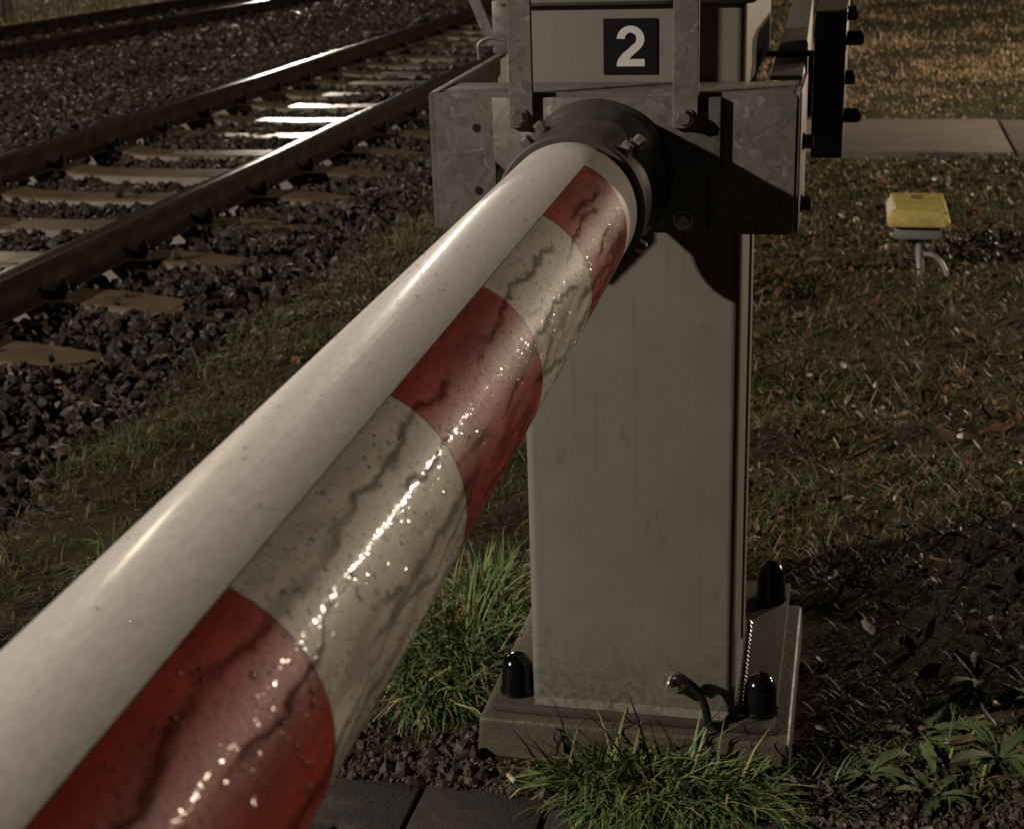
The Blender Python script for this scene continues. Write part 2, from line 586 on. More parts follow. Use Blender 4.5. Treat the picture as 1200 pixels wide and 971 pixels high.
def gh(x, y):
    x = np.asarray(x, float)
    y = np.asarray(y, float)
    h = 0.008 * nz(x, y, 2.2, 0, 10) + 0.008 * nz(x, y, 7.0, 10, 10) + 0.007 * nz(x, y, 24.0, 20, 10) + 0.004 * nz(x, y, 55.0, 28, 12)
    far = smooth(5, 12, y)
    h = h * (1 + far)
    # dip under the paving, the footing and the ballast bed
    flat = 1 - smooth(0.02, 0.16, y - PAVE_Y)
    h = h * (1 - flat) - 0.035 * flat
    nearfoot = (1 - smooth(0.0, 0.22, np.maximum(np.maximum(-0.62 - x, x + 0.05), np.maximum(2.20 - y, y - 2.9))))
    h = h * (1 - 0.7 * nearfoot)
    b = smooth(-0.25, 0.3, ballast_edge(y) - x) * (1 - smooth(0.0, 0.6, -12.4 - x + 0.045 * (y - 16)))
    h = h * (1 - b) - 0.10 * b
    path = smooth(8.3, 8.55, y) * (1 - smooth(9.85, 10.1, y)) * smooth(-1.6, -1.2, x)
    h = h * (1 - path) - 0.03 * path
    return h


def build_ground():
    def axis(segs):
        out = []
        for a, b, st in segs:
            out.append(np.arange(a, b, st))
        out.append([segs[-1][1]])
        return np.concatenate(out)
    xs = axis([(-160, -20, 10), (-20, -5, 0.6), (-5, -2.4, 0.2), (-2.4, 1.6, 0.035), (1.6, 6, 0.3), (6, 20, 2), (20, 160, 10)])
    ys = axis([(-30, 0, 3), (0, 1.6, 0.2), (1.6, 6.5, 0.035), (6.5, 12, 0.12), (12, 30, 0.6), (30, 60, 3), (60, 300, 15)])
    X, Y = np.meshgrid(xs, ys)
    Z = gh(X, Y)
    n, m = X.shape
    V = np.stack([X.ravel(), Y.ravel(), Z.ravel()], 1)
    idx = np.arange(n * m).reshape(n, m)
    F = np.stack([idx[:-1, :-1].ravel(), idx[:-1, 1:].ravel(), idx[1:, 1:].ravel(), idx[1:, :-1].ravel()], 1)
    o = link('ground', np_mesh('ground', V, F), 'soil', smooth=True)
    tag(o, kind='structure')


build_ground()

# paving of the pavement in front of the barrier
bm = bmesh.new()
PW, PD = 0.2185, 0.1345
for row in range(0, 16):
    y1 = PAVE_Y - row * (PD + 0.004)
    off = -0.668 + (0.5 * PW if row % 2 else 0.0)
    for i in range(-7, 9):
        x0 = off + i * PW
        dz = random.uniform(-0.002, 0.002)
        vs = add_box(bm, x0 + 0.004, x0 + PW - 0.004, y1 - PD + 0.002, y1 - 0.002, -0.08, 0.004 + dz, 0.005, 2)
        for v in vs:
            v.co.y += 0.0045 * (v.co.x + 0.7)  # the row runs a touch off square
tag(bm_to('paving', bm, 'paver', auto=25), kind='structure')

bm = bmesh.new()
for i in range(7):
    x0 = -1.15 + i * 1.0
    vs = add_box(bm, x0 + 0.012, x0 + 0.988, 8.56, 9.82, -0.08, 0.015 + random.uniform(-0.004, 0.004), 0.008, 2)
tag(bm_to('path', bm, 'path_concrete', auto=25), kind='structure')

# ------------------------------------------------------------------ tracks
NEAR_C = (-3.007, -4.510)
FAR_A, FAR_P, FAR_S = -8.24, 13.5, 0.045      # far track: near rail x at y=13.5, drift per metre
SLP_Y0, SLP_D = 4.33, 0.685
SLEEPER_Z = 0.022


def far_x(y, k):
    return FAR_A - 0.034 - k * 1.503 + FAR_S * (y - FAR_P)


prof_half = [(0.0625, 0.0), (0.0625, 0.009), (0.030, 0.018), (0.0085, 0.032), (0.007, 0.06), (0.0075, 0.092), (0.015, 0.107), (0.0335, 0.113), (0.0335, 0.138), (0.028, 0.147), (0.016, 0.149)]
rail_prof = prof_half + [(-x, z) for x, z in prof_half[::-1]]


def rail(label, xf, y0, y1):
    bm = bmesh.new()
    zb = SLEEPER_Z + 0.009
    r0 = [bm.verts.new((xf(y0) + x, y0, zb + z)) for x, z in rail_prof]
    r1 = [bm.verts.new((xf(y1) + x, y1, zb + z)) for x, z in rail_prof]
    n = len(r0)
    bm.faces.new(r0); bm.faces.new(r1[::-1])
    for i in range(n):
        f = bm.faces.new((r0[i], r1[i], r1[(i + 1) % n], r0[(i + 1) % n]))
        zc = sum(v.co.z for v in f.verts) / 4 - zb
        f.material_index = 1 if zc > 0.1405 else 0
    o = bm_to('railway_rail', bm, ['rail_rust', 'rail_head'], auto=35)
    return tag(o, label, 'rail', 'steel rails of the two railway tracks')


rail('wet steel rail nearest the barrier, with gravel on both of its sides', lambda y: NEAR_C[0], -6, 90)
rail('second steel rail of the nearer track, beyond its bare sleepers', lambda y: NEAR_C[1], -6, 90)
rail('dark rail of the distant track on the side towards the barrier', lambda y: far_x(y, 0), 0, 90)
rail('outermost dark rail along the pale grass at the top left', lambda y: far_x(y, 1), 0, 90)


def sleeper_mesh():
    secs = [(-1.30, -0.034, 0.105), (-1.285, -0.022, 0.112), (-1.08, 0.000, 0.118), (-0.93, 0.008, 0.122), (-0.60, 0.008, 0.122),
            (-0.42, -0.010, 0.110), (0, -0.014, 0.105)]
    secs = secs + [(-x, z, w) for x, z, w in secs[-2::-1]]
    bm = bmesh.new()
    rings = []
    for x, z, w in secs:
        rings.append([bm.verts.new((x, -w - 0.035, -0.21)), bm.verts.new((x, -w, z - 0.012)), bm.verts.new((x, -w + 0.012, z)),
                      bm.verts.new((x, w - 0.012, z)), bm.verts.new((x, w, z - 0.012)), bm.verts.new((x, w + 0.035, -0.21))])
    for a, b in zip(rings, rings[1:]):
        for i in range(5):
            f = bm.faces.new((a[i], a[i + 1], b[i + 1], b[i]))
            f.material_index = 0 if i in (1, 2, 3) else 1
    for r in (rings[0], rings[-1]):
        bm.faces.new(r).material_index = 1
    bmesh.ops.recalc_face_normals(bm, faces=bm.faces)
    me = bpy.data.meshes.new('sleeper')
    bm.to_mesh(me); bm.free()
    me.materials.append(MAT['sleeper_top']); me.materials.append(MAT['sleeper_side'])
    me.polygons.foreach_set('use_smooth', [True] * len(me.polygons))
    me.set_sharp_from_angle(angle=math.radians(30))
    return me


def clip_mesh():
    """spring clip, guide plate and sleeper screw beside one side of a rail; rail foot lies towards -x"""
    bm = bmesh.new()
    add_box(bm, 0.066, 0.115, -0.055, 0.055, 0.008, 0.024, 0.003, 1)
    pts = curve_pts([(0.05, -0.045, 0.026), (0.075, -0.06, 0.034), (0.115, -0.05, 0.030), (0.118, -0.02, 0.034), (0.075, -0.014, 0.040),
                     (0.06, 0.0, 0.040), (0.075, 0.014, 0.040), (0.118, 0.02, 0.034), (0.115, 0.05, 0.030), (0.075, 0.06, 0.034), (0.05, 0.045, 0.026)], 4)
    add_tube(bm, pts, 0.0068, 8)
    add_lathe(bm, (0.088, 0, 0.024), (0, 0, 1), [(0, 0.020), (0.024, 0.020), (0.026, 0.016)], 14)
    add_box(bm, 0.076, 0.100, -0.012, 0.012, 0.050, 0.070, 0.003, 1)
    bmesh.ops.recalc_face_normals(bm, faces=bm.faces)
    me = bpy.data.meshes.new('rail_clip')
    bm.to_mesh(me); bm.free()
    me.materials.append(MAT['clip_steel'])
    me.polygons.foreach_set('use_smooth', [True] * len(me.polygons))
    me.set_sharp_from_angle(angle=math.radians(40))
    return me


SLP, CLIP = sleeper_mesh(), clip_mesh()
ORD = ['first', 'second', 'third', 'fourth', 'fifth', 'sixth', 'seventh', 'eighth', 'ninth', 'tenth', 'eleventh', 'twelfth', 'thirteenth',
       'fourteenth', 'fifteenth', 'sixteenth', 'seventeenth', 'eighteenth', 'nineteenth', 'twentieth', 'twenty-first', 'twenty-second',
       'twenty-third', 'twenty-fourth', 'twenty-fifth', 'twenty-sixth', 'twenty-seventh', 'twenty-eighth', 'twenty-ninth', 'thirtieth']


def sleeper(xc, y, rz, label, group, gauge_half, clips=True):
    o = bpy.data.objects.new('concrete_sleeper', SLP)
    o.location = (xc, y, SLEEPER_Z + random.uniform(-0.003, 0.003))
    o.rotation_euler = (random.uniform(-0.012, 0.012), random.uniform(-0.003, 0.003), rz + random.uniform(-0.008, 0.008))
    col.objects.link(o)
    tag(o, label, 'sleeper', group)
    if clips:
        for s in (-1, 1):
            for side in (-1, 1):
                c = bpy.data.objects.new('rail_clip', CLIP)
                c.location = (s * gauge_half, 0, 0.0)
                c.rotation_euler = (0, 0, 0 if side > 0 else math.pi)
                c.parent = o
                col.objects.link(c)


NEAR_SLEEPERS = [SLP_Y0 + SLP_D * k for k in range(26)]
mid = (NEAR_C[0] + NEAR_C[1]) / 2
for k, y in enumerate(NEAR_SLEEPERS):
    lit = ', in wet glare' if 7 <= k <= 9 else ''
    sleeper(mid, y, 0, 'concrete sleeper of the nearer track, %s from its lower left end%s' % (ORD[k], lit),
            'concrete sleepers of the nearer track', (NEAR_C[0] - NEAR_C[1]) / 2)
FAR_SLEEPERS = [13.26 + 0.66 * k for k in range(20)]
for k, y in enumerate(FAR_SLEEPERS):
    xc = (far_x(y, 0) + far_x(y, 1)) / 2
    sleeper(xc, y, -math.atan(FAR_S), 'concrete sleeper of the distant track, %s counted from the left edge' % ORD[k],
            'concrete sleepers of the distant track', 0.7515)


# ------------------------------------------------------------------ ballast
def icosa():
    t = (1 + 5 ** 0.5) / 2
    V = np.array([(-1, t, 0), (1, t, 0), (-1, -t, 0), (1, -t, 0), (0, -1, t), (0, 1, t), (0, -1, -t), (0, 1, -t), (t, 0, -1), (t, 0, 1), (-t, 0, -1), (-t, 0, 1)], float)
    V /= np.linalg.norm(V[0])
    F = np.array([(0, 11, 5), (0, 5, 1), (0, 1, 7), (0, 7, 10), (0, 10, 11), (1, 5, 9), (5, 11, 4), (11, 10, 2), (10, 7, 6), (7, 1, 8), (3, 9, 4), (3, 4, 2), (3, 2, 6), (3, 6, 8), (3, 8, 9), (4, 9, 5), (2, 4, 11), (6, 2, 10), (8, 6, 7), (9, 8, 1)])
    return V, F


ICO_V, ICO_F = icosa()


def rand_rot(n, tilt=None):
    q = rng.normal(size=(n, 4))
    if tilt is not None:
        q = np.stack([np.ones(n), rng.normal(size=n) * tilt, rng.normal(size=n) * tilt, np.zeros(n)], 1)
        a = rng.uniform(0, 2 * np.pi, n)
        c, s = np.cos(a / 2), np.sin(a / 2)
        w, x, y, z = q.T
        q = np.stack([c * w - s * z, c * x - s * y, c * y + s * x, c * z + s * w], 1)
    q /= np.linalg.norm(q, axis=1)[:, None]
    w, x, y, z = q.T
    return np.stack([np.stack([1 - 2 * (y * y + z * z), 2 * (x * y - z * w), 2 * (x * z + y * w)], 1),
                     np.stack([2 * (x * y + z * w), 1 - 2 * (x * x + z * z), 2 * (y * z - x * w)], 1),
                     np.stack([2 * (x * z - y * w), 2 * (y * z + x * w), 1 - 2 * (x * x + y * y)], 1)], 1)


def stones(name, P, size, colr, mat, flat=0.7, parent=None):
    n = len(P)
    jit = 1 + rng.uniform(-0.34, 0.34, (n, 12, 1))
    S = np.stack([rng.uniform(0.75, 1.35, n), rng.uniform(0.75, 1.2, n), rng.uniform(flat * 0.75, flat * 1.25, n)], 1) * size[:, None]
    V = ICO_V[None] * jit * S[:, None, :]
    R = rand_rot(n)
    V = np.einsum('nij,nkj->nki', R, V) + P[:, None, :]
    F = ICO_F[None] + (np.arange(n) * 12)[:, None, None]
    C = np.repeat(colr[:, None, :], 12, 1)
    return link(name, np_mesh(name, V.reshape(-1, 3), F.reshape(-1, 3), C.reshape(-1, 3), True), mat, parent)


def ballast_height(x, y):
    """top of the stone bed"""
    h = -0.012 + 0.014 * nz(x, y, 3.0, 5, 10)
    h = h - 0.026 * smooth(NEAR_C[1] - 0.25, NEAR_C[1] - 0.05, x) * (1 - smooth(NEAR_C[0], NEAR_C[0] + 0.15, x))
    # slope down to the grass
    e = ballast_edge(y)
    h = h - 0.05 * smooth(0.55, 0.0, e - x) + 0.015
    # hollows beside the rails of the near track, between the sleepers
    k = (y - SLP_Y0) / SLP_D
    between = smooth(0.22, 0.36, np.abs(k - np.round(k)))
    for xr in NEAR_C:
        h = h - 0.012 * np.exp(-((x - xr) / 0.20) ** 2) * between
    # low stretch and loose heap between the tracks
    xm = x - 0.02 * (y - 10)
    h = h + 0.05 * np.exp(-((xm + 6.6) / 0.9) ** 2)
    h = h - 0.09 * np.exp(-((x + 6.05) / 0.45) ** 2 - ((y - 12.1) / 0.9) ** 2)
    return h


def build_ballast():
    zones = [(2.2, 5.5, 780, 0.0195), (5.5, 9.0, 620, 0.0215), (9.0, 14.0, 400, 0.0255), (14.0, 27.0, 170, 0.036)]
    Ps, Ss = [], []
    for y0, y1, dens, sz in zones:
        x0 = -4.6 if y1 <= 5.5 else (-7.2 if y1 <= 9 else (-10.5 if y1 <= 14 else -13.0))
        x1 = -1.75
        n = int((y1 - y0) * (x1 - x0) * dens * 1.25)
        x = rng.uniform(x0, x1, n); y = rng.uniform(y0, y1, n)
        lim = ballast_edge(y)
        d = lim - x
        keep = (d > 0) | (rng.uniform(0, 1, n) < np.exp(d / 0.10) * 0.5)
        keep &= x > far_x(y, 1) - 0.95 + 0.1 * nz(x, y, 3, 8, 6)
        # inside the frame only (with a margin)
        keep &= (x > -0.66 * y - 0.4)
        x, y = x[keep], y[keep]
        s = sz * np.minimum(np.exp(rng.normal(-0.04, 0.36, len(x))), 1.55)
        # leave the sleeper tops bare
        k = np.round((y - SLP_Y0) / SLP_D)
        on_near = (np.abs(x - mid) < 1.30) & (np.abs(y - (SLP_Y0 + k * SLP_D)) < 0.108 + 0.3 * s) & (k >= 0)
        keep_s = rng.uniform(0, 1, len(x)) < 0.012
        kf = np.round((y - 13.26) / 0.66)
        fc = (far_x(y, 0) + far_x(y, 1)) / 2
        on_far = (np.abs(x - fc) < 1.30) & (np.abs(y - (13.26 + kf * 0.66)) < 0.10) & (kf >= 0)
        rails = np.zeros(len(x), bool)
        for xr in NEAR_C: rails |= np.abs(x - xr) < 0.075
        for q in (0, 1): rails |= np.abs(x - far_x(y, q)) < 0.08
        keep = ~(((on_near | on_far) & ~keep_s) | rails)
        x, y, s = x[keep], y[keep], s[keep]
        z = ballast_height(x, y) + rng.uniform(-0.018, 0.022, len(x)) - 0.2 * s
        k = np.round((y - SLP_Y0) / SLP_D)
        onn = (np.abs(x - mid) < 1.30) & (np.abs(y - (SLP_Y0 + k * SLP_D)) < 0.11)
        z = np.where(onn, SLEEPER_Z + 0.006 + s * 0.4, z)
        Ps.append(np.stack([x, y, z], 1)); Ss.append(s)
    P = np.concatenate(Ps); S = np.concatenate(Ss)
    n = len(P)
    g = rng.uniform(0.011, 0.048, n) * np.where(rng.uniform(0, 1, n) < 0.07, 1.9, 1.0)
    warm = rng.uniform(0, 1, n)
    C = np.stack([g * (1.05 + 0.50 * warm), g * (1 + 0.10 * warm), g * (0.90 - 0.22 * warm)], 1)
    o = stones('ballast_gravel', P, S, C, 'stone', 0.75)
    tag(o, 'dark wet crushed stone ballast around the railway tracks', 'gravel', kind='stuff')
    # dark bed of fines under the loose stones
    xs = np.arange(-14, -1.6, 0.12); ys = np.concatenate([np.arange(1.5, 14, 0.12), np.arange(14, 90, 1.0)])
    X, Y = np.meshgrid(xs, ys)
    Z = ballast_height(X, Y) - 0.035 - 0.12 * smooth(0.25, -0.1, ballast_edge(Y) - X)
    Z = Z - 0.3 * smooth(0.5, 1.1, (far_x(Y, 1) - 0.5) - X)
    idx = np.arange(X.size).reshape(X.shape)
    F = np.stack([idx[:-1, :-1].ravel(), idx[:-1, 1:].ravel(), idx[1:, 1:].ravel(), idx[1:, :-1].ravel()], 1)
    o = link('track_bed', np_mesh('track_bed', np.stack([X.ravel(), Y.ravel(), Z.ravel()], 1), F), 'bed', smooth=True)
    tag(o, kind='structure')


build_ballast()


# ------------------------------------------------------------------ grass and litter
def blades(P, h, w, ang, lean, curl, colr, tipc=None):
    """arrays -> V,F,C of bent tapered blades"""
    n = len(P)
    lv = np.array([0, 0.38, 0.72, 1.0])
    wd = np.array([1.0, 0.85, 0.55, 0.06])
    dx, dy = np.cos(ang), np.sin(ang)
    sx, sy = -dy, dx
    V = np.zeros((n, 8, 3)); C = np.zeros((n, 8, 3))
    for i, (t, k) in enumerate(zip(lv, wd)):
        a = lean + curl * t
        out = h * t * np.sin(a); z = h * t * np.cos(a)
        cx = P[:, 0] + dx * out; cyv = P[:, 1] + dy * out; cz = P[:, 2] + z
        hw = 0.5 * w * k
        V[:, 2 * i] = np.stack([cx - sx * hw, cyv - sy * hw, cz], 1)
        V[:, 2 * i + 1] = np.stack([cx + sx * hw, cyv + sy * hw, cz], 1)
        cc = colr if tipc is None else colr * (1 - t) + tipc * t
        C[:, 2 * i] = cc; C[:, 2 * i + 1] = cc
    b = (np.arange(n) * 8)[:, None]
    F = np.concatenate([b + np.array([[0, 1, 3, 2]]), b + np.array([[2, 3, 5, 4]]), b + np.array([[4, 5, 7, 6]])], 0)
    return V.reshape(-1, 3), F, C.reshape(-1, 3)


GREEN = np.array([0.052, 0.074, 0.018]); OLIVE = np.array([0.085, 0.080, 0.028]); STRAW = np.array([0.165, 0.125, 0.060]); LUSH = np.array([0.050, 0.092, 0.026])


def palette(n, w_green, w_olive, w_straw):
    t = rng.uniform(0, 1, n)
    c = np.where((t < w_green)[:, None], GREEN, np.where((t < w_green + w_olive)[:, None], OLIVE, STRAW))
    return c * np.exp(rng.normal(0, 0.28, n))[:, None]


def free(x, y):
    k = (y > PAVE_Y + 0.03 + 0.02 * nz(x, y, 14, 2, 8))
    k &= ~((x > -0.64) & (x < -0.03) & (y > 2.15) & (y < 2.92))
    k &= ~((y > 8.62 + 0.09 * nz(x, y, 3, 1, 6)) & (y < 9.78 + 0.09 * nz(x, y, 3, 6, 6)) & (x > -1.2))
    k &= x > ballast_edge(y) - 0.10
    return k


def build_grass():
    # short grass on the near verge
    parts = []
    for (x0, x1, y0, y1, dens, hmax, wmul) in [(-2.2, 1.2, 2.05, 4.2, 9500, 0.056, 1.0), (-2.2, 1.4, 4.2, 6.6, 5200, 0.065, 1.3), (-2.4, 1.6, 6.6, 8.95, 2100, 0.075, 1.8)]:
        n = int((x1 - x0) * (y1 - y0) * dens)
        x = rng.uniform(x0, x1, n); y = rng.uniform(y0, y1, n)
        left = x < -0.55
        cl = nz(x, y, 5.5, 14, 12) + 0.8 * nz(x, y, 13.0, 22, 12)
        p = np.clip(0.55 + 0.36 * cl, 0.32, 1.0)
        p = np.where(left, np.clip(p * 0.95 - 0.05, 0, 1), np.clip(p * 1.05, 0, 1))
        # bare soil in front of the post and thin cover next to it
        p *= 0.05 + 0.95 * smooth(0.02, 0.22, y - 2.13 - 0.08 * nz(x, y, 6, 9, 6) - 0.10 * smooth(-1.1, -0.5, x))
        keep = free(x, y) & (rng.uniform(0, 1, n) < p)
        x, y, cl = x[keep], y[keep], cl[keep]
        n = len(x)
        near_b = smooth(0.5, 0.0, x - ballast_edge(y))
        h = hmax * (0.35 + 0.65 * rng.uniform(0, 1, n)) * (1 + 0.35 * np.clip(cl, -1, 1)) * (1 + 0.6 * near_b)
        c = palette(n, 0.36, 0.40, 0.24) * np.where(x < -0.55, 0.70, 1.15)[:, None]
        c = np.where((rng.uniform(0, 1, n) < 0.4 * np.clip(cl, 0, 1))[:, None], GREEN * rng.uniform(0.8, 1.5, (n, 1)), c)
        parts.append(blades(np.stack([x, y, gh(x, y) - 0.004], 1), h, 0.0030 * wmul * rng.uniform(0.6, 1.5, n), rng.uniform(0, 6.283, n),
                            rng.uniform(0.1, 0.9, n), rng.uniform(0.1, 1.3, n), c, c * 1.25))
    # lawn past the path and the meadow past the far track
    for (x0, x1, y0, y1, dens, hmax) in [(-2.4, 3.4, 9.84, 15.0, 1900, 0.06), (-4.0, 4.2, 15.0, 26.0, 500, 0.10)]:
        n = int((x1 - x0) * (y1 - y0) * dens)
        x = rng.uniform(x0, x1, n); y = rng.uniform(y0, y1, n)
        cl = nz(x, y, 1.6, 14, 12) + 0.6 * nz(x, y, 5, 2, 12)
        keep = free(x, y) & (rng.uniform(0, 1, n) < np.clip(0.62 + 0.35 * cl, 0.08, 1)) & (x > -0.1 * y)
        x, y, cl = x[keep], y[keep], cl[keep]
        n = len(x)
        c = palette(n, 0.08, 0.20, 0.72) * np.array([2.0, 1.85, 2.35])  # palette raised: lamplight on the lawn is put into the blade colour
        parts.append(blades(np.stack([x, y, gh(x, y) - 0.004], 1), hmax * rng.uniform(0.4, 1.0, n) * (1 + 0.3 * np.clip(cl, -1, 1)), 0.0085 * rng.uniform(0.6, 1.4, n),
                            rng.uniform(0, 6.283, n), rng.uniform(0.2, 1.1, n), rng.uniform(0, 1.0, n), c, c * 1.3))
    n = 16000
    y = rng.uniform(14, 34, n)
    x = far_x(y, 1) - 0.75 - rng.uniform(0, 1, n) ** 1.4 * 9
    c = palette(n, 0.04, 0.16, 0.80) * 1.7  # straw raised too, so the meadow's brightness sits in its colour
    parts.append(blades(np.stack([x, y, gh(x, y) - 0.01], 1), rng.uniform(0.08, 0.26, n), rng.uniform(0.010, 0.022, n), rng.uniform(0, 6.283, n),
                        rng.uniform(0.1, 0.8, n), rng.uniform(0, 1.0, n), c, c * 1.3))
    off = 0; VV, FF, CC = [], [], []
    for V, F, C in parts:
        VV.append(V); FF.append(F + off); CC.append(C); off += len(V)
    o = link('grass', np_mesh('grass', np.concatenate(VV), np.concatenate(FF), np.concatenate(CC)), 'grass')
    tag(o, 'sparse wet grass of the verge, green mixed with dead straw', 'grass', kind='stuff')


build_grass()


def leaves(n, region, pfun, size, cols, name, label):
    x = rng.uniform(region[0], region[1], n); y = rng.uniform(region[2], region[3], n)
    keep = free(x, y) & (rng.uniform(0, 1, n) < pfun(x, y))
    x, y = x[keep], y[keep]
    n = len(x)
    s = size * np.exp(rng.normal(0, 0.35, n)) * (1 + 0.10 * np.clip(y - 3, 0, 6))
    base = np.array([(-1, 0, 0.10), (-0.35, 0.38, 0.14), (0.45, 0.33, 0.12), (1.0, 0, 0.16), (0.45, -0.33, 0.12), (-0.35, -0.38, 0.14), (-0.3, 0, -0.02), (0.4, 0, -0.02)], float)
    V = base[None] * s[:, None, None]
    V[:, :, 1] *= rng.uniform(0.5, 1.4, (n, 1))
    V[:, :, 2] *= rng.uniform(-1.5, 3.0, (n, 1))
    R = rand_rot(n, 0.28 if size < 0.02 else 0.13)
    V = np.einsum('nij,nkj->nki', R, V) + np.stack([x, y, gh(x, y) + 0.012 + rng.uniform(0, 0.02, n)], 1)[:, None, :]
    fb = np.array([(0, 1, 6), (1, 2, 7), (1, 7, 6), (2, 3, 7), (0, 6, 5), (5, 6, 7), (5, 7, 4), (4, 7, 3)])
    F = fb[None] + (np.arange(n) * 8)[:, None, None]
    cols = np.array(cols)
    C = cols[rng.integers(0, len(cols), n)] * np.exp(rng.normal(0, 0.3, (n, 1)))
    o = link(name, np_mesh(name, V.reshape(-1, 3), F.reshape(-1, 3), np.repeat(C[:, None], 8, 1).reshape(-1, 3)), 'leaf')
    tag(o, label, 'leaves', kind='stuff')


leaves(24000, (-2.0, 1.7, 2.2, 8.5), lambda x, y: np.where(x > -0.5, 0.95, 0.10) * np.clip(0.6 + 0.40 * nz(x, y, 3.1, 6, 12), 0.35, 1), 0.0115,
       [(0.085, 0.052, 0.028), (0.11, 0.078, 0.042), (0.055, 0.038, 0.024), (0.13, 0.085, 0.045), (0.06, 0.052, 0.036), (0.12, 0.055, 0.025)],
       'fallen_leaves', 'wet brown fallen leaves scattered over the verge')


def moss():
    n = 90000
    x = rng.uniform(-0.75, 1.5, n); y = rng.uniform(2.2, 8.4, n)
    cl = nz(x, y, 4.2, 18, 12) + 0.7 * nz(x, y, 11.0, 3, 12)
    keep = free(x, y) & (cl > -0.1) & (rng.uniform(0, 1, n) < np.clip((cl + 0.1) * 1.5, 0, 1))
    x, y = x[keep], y[keep]
    n = len(x)
    k = 1 + 0.12 * np.clip(y - 3, 0, 6)
    c = np.array([(0.085, 0.100, 0.026), (0.115, 0.112, 0.034), (0.060, 0.078, 0.022)])[rng.integers(0, 3, n)] * np.exp(rng.normal(0, 0.3, (n, 1)))
    V, F, C = blades(np.stack([x, y, gh(x, y) - 0.002], 1), rng.uniform(0.010, 0.026, n) * k, 0.0040 * k * rng.uniform(0.6, 1.4, n), rng.uniform(0, 6.283, n),
                     rng.uniform(0.1, 1.0, n), rng.uniform(0.0, 1.2, n), c, c * 1.2)
    tag(link('moss', np_mesh('moss', V, F, C), 'grass'), 'patchy green moss on the soil of the verge', 'moss', kind='stuff')


moss()
leaves(2600, (-0.7, 1.6, 2.25, 7.5), lambda x, y: np.clip(0.5 + 0.5 * nz(x, y, 2.3, 11, 12), 0.05, 1) * 0.8, 0.020,
       [(0.115, 0.070, 0.034), (0.16, 0.105, 0.05), (0.075, 0.046, 0.026), (0.17, 0.12, 0.065), (0.12, 0.058, 0.024)],
       'fallen_leaves', 'larger curled brown leaves lying on the moss and soil')


def crumbs():
    n = 9000
    x = rng.uniform(-1.1, 0.4, n); y = PAVE_Y + np.abs(rng.normal(0, 0.10, n)) - 0.01
    keep = ~((x > -0.60) & (x < -0.07) & (y > 2.2))
    x, y = x[keep], y[keep]
    s = 0.0035 * np.exp(rng.normal(0, 0.55, len(x)))
    z = np.maximum(gh(x, y), np.where(y < PAVE_Y, 0.004, -1)) + 0.2 * s
    g = rng.uniform(0.5, 1.4, (len(x), 1))
    C = np.array([0.062, 0.047, 0.030])[None] * g
    C = np.where(rng.uniform(0, 1, (len(x), 1)) < 0.05, C * 2.6, C)
    o = stones('soil_crumbs', np.stack([x, y, z], 1), s, C, 'crumb', 0.8)
    tag(o, 'crumbly dark soil and grit between paving and footing', 'soil', kind='stuff')


crumbs()


def tuft(name, label, cx, cy, rx, ry, n, h0, h1, cols, lean=0.5, w=0.0042, cat='grass tuft', group=None, bias=None):
    a = rng.uniform(0, 6.283, n); r = np.sqrt(rng.uniform(0, 1, n))
    x = cx + rx * r * np.cos(a); y = cy + ry * r * np.sin(a)
    ang = a + rng.normal(0, 0.9, n)
    if bias is not None:
        ang = np.where(rng.uniform(0, 1, n) < 0.5, bias + rng.normal(0, 0.7, n), ang)
    h = rng.uniform(h0, h1, n) * (1.05 - 0.35 * r)
    cols = np.array(cols)
    c = cols[rng.integers(0, len(cols), n)] * np.exp(rng.normal(0, 0.32, (n, 1)))
    dead = rng.uniform(0, 1, n) < 0.13
    c = np.where(dead[:, None], np.array([0.17, 0.125, 0.062]) * np.exp(rng.normal(0, 0.3, (n, 1))), c)
    h = np.where(dead, h * 0.75, h)
    V, F, C = blades(np.stack([x, y, gh(x, y) - 0.006], 1) - np.array([cx, cy, 0]), h, w * rng.uniform(0.6, 1.3, n), ang, lean * rng.uniform(0.1, 1.4, n), rng.uniform(0.2, 2.3, n), c, c * 1.35)
    o = link(name, np_mesh(name, V, F, C), 'grass', smooth=True, loc=(cx, cy, 0))
    tag(o, label, cat, group)


G1 = [(0.065, 0.115, 0.030), (0.085, 0.125, 0.036), (0.12, 0.145, 0.048), (0.17, 0.155, 0.07), (0.060, 0.115, 0.046)]
tuft('grass_tuft', 'tall lush grass tuft between the striped boom and the grey post', -0.735, 2.62, 0.105, 0.32, 2400, 0.07, 0.185, [tuple(1.3 * q for q in c) for c in G1], 0.42, w=0.0056, group='green grass tufts at the post', bias=-1.2)
tuft('grass_tuft', 'sprawling bright grass tuft hiding the front of the concrete footing', -0.275, 2.135, 0.170, 0.068, 3000, 0.07, 0.220, [tuple(1.25 * q for q in c) for c in G1], 0.66, w=0.0060, group='green grass tufts at the post', bias=-1.3)
tuft('grass_tuft', 'small grass tuft at the bottom right of the footing', -0.03, 2.20, 0.09, 0.07, 220, 0.04, 0.10, G1, 0.8, group='green grass tufts at the post')
tuft('grass_tuft', 'thin olive grass tuft growing on the far side of the post', 0.02, 3.05, 0.12, 0.12, 170, 0.06, 0.13, [(0.07, 0.075, 0.025), (0.10, 0.09, 0.04)], 0.8, group='green grass tufts at the post')
tuft('grass_tuft', 'narrow grass tuft by the lower left edge below the white boom', -1.62, 2.86, 0.07, 0.10, 190, 0.06, 0.13, G1[:3], 0.4, group='green grass tufts at the post')
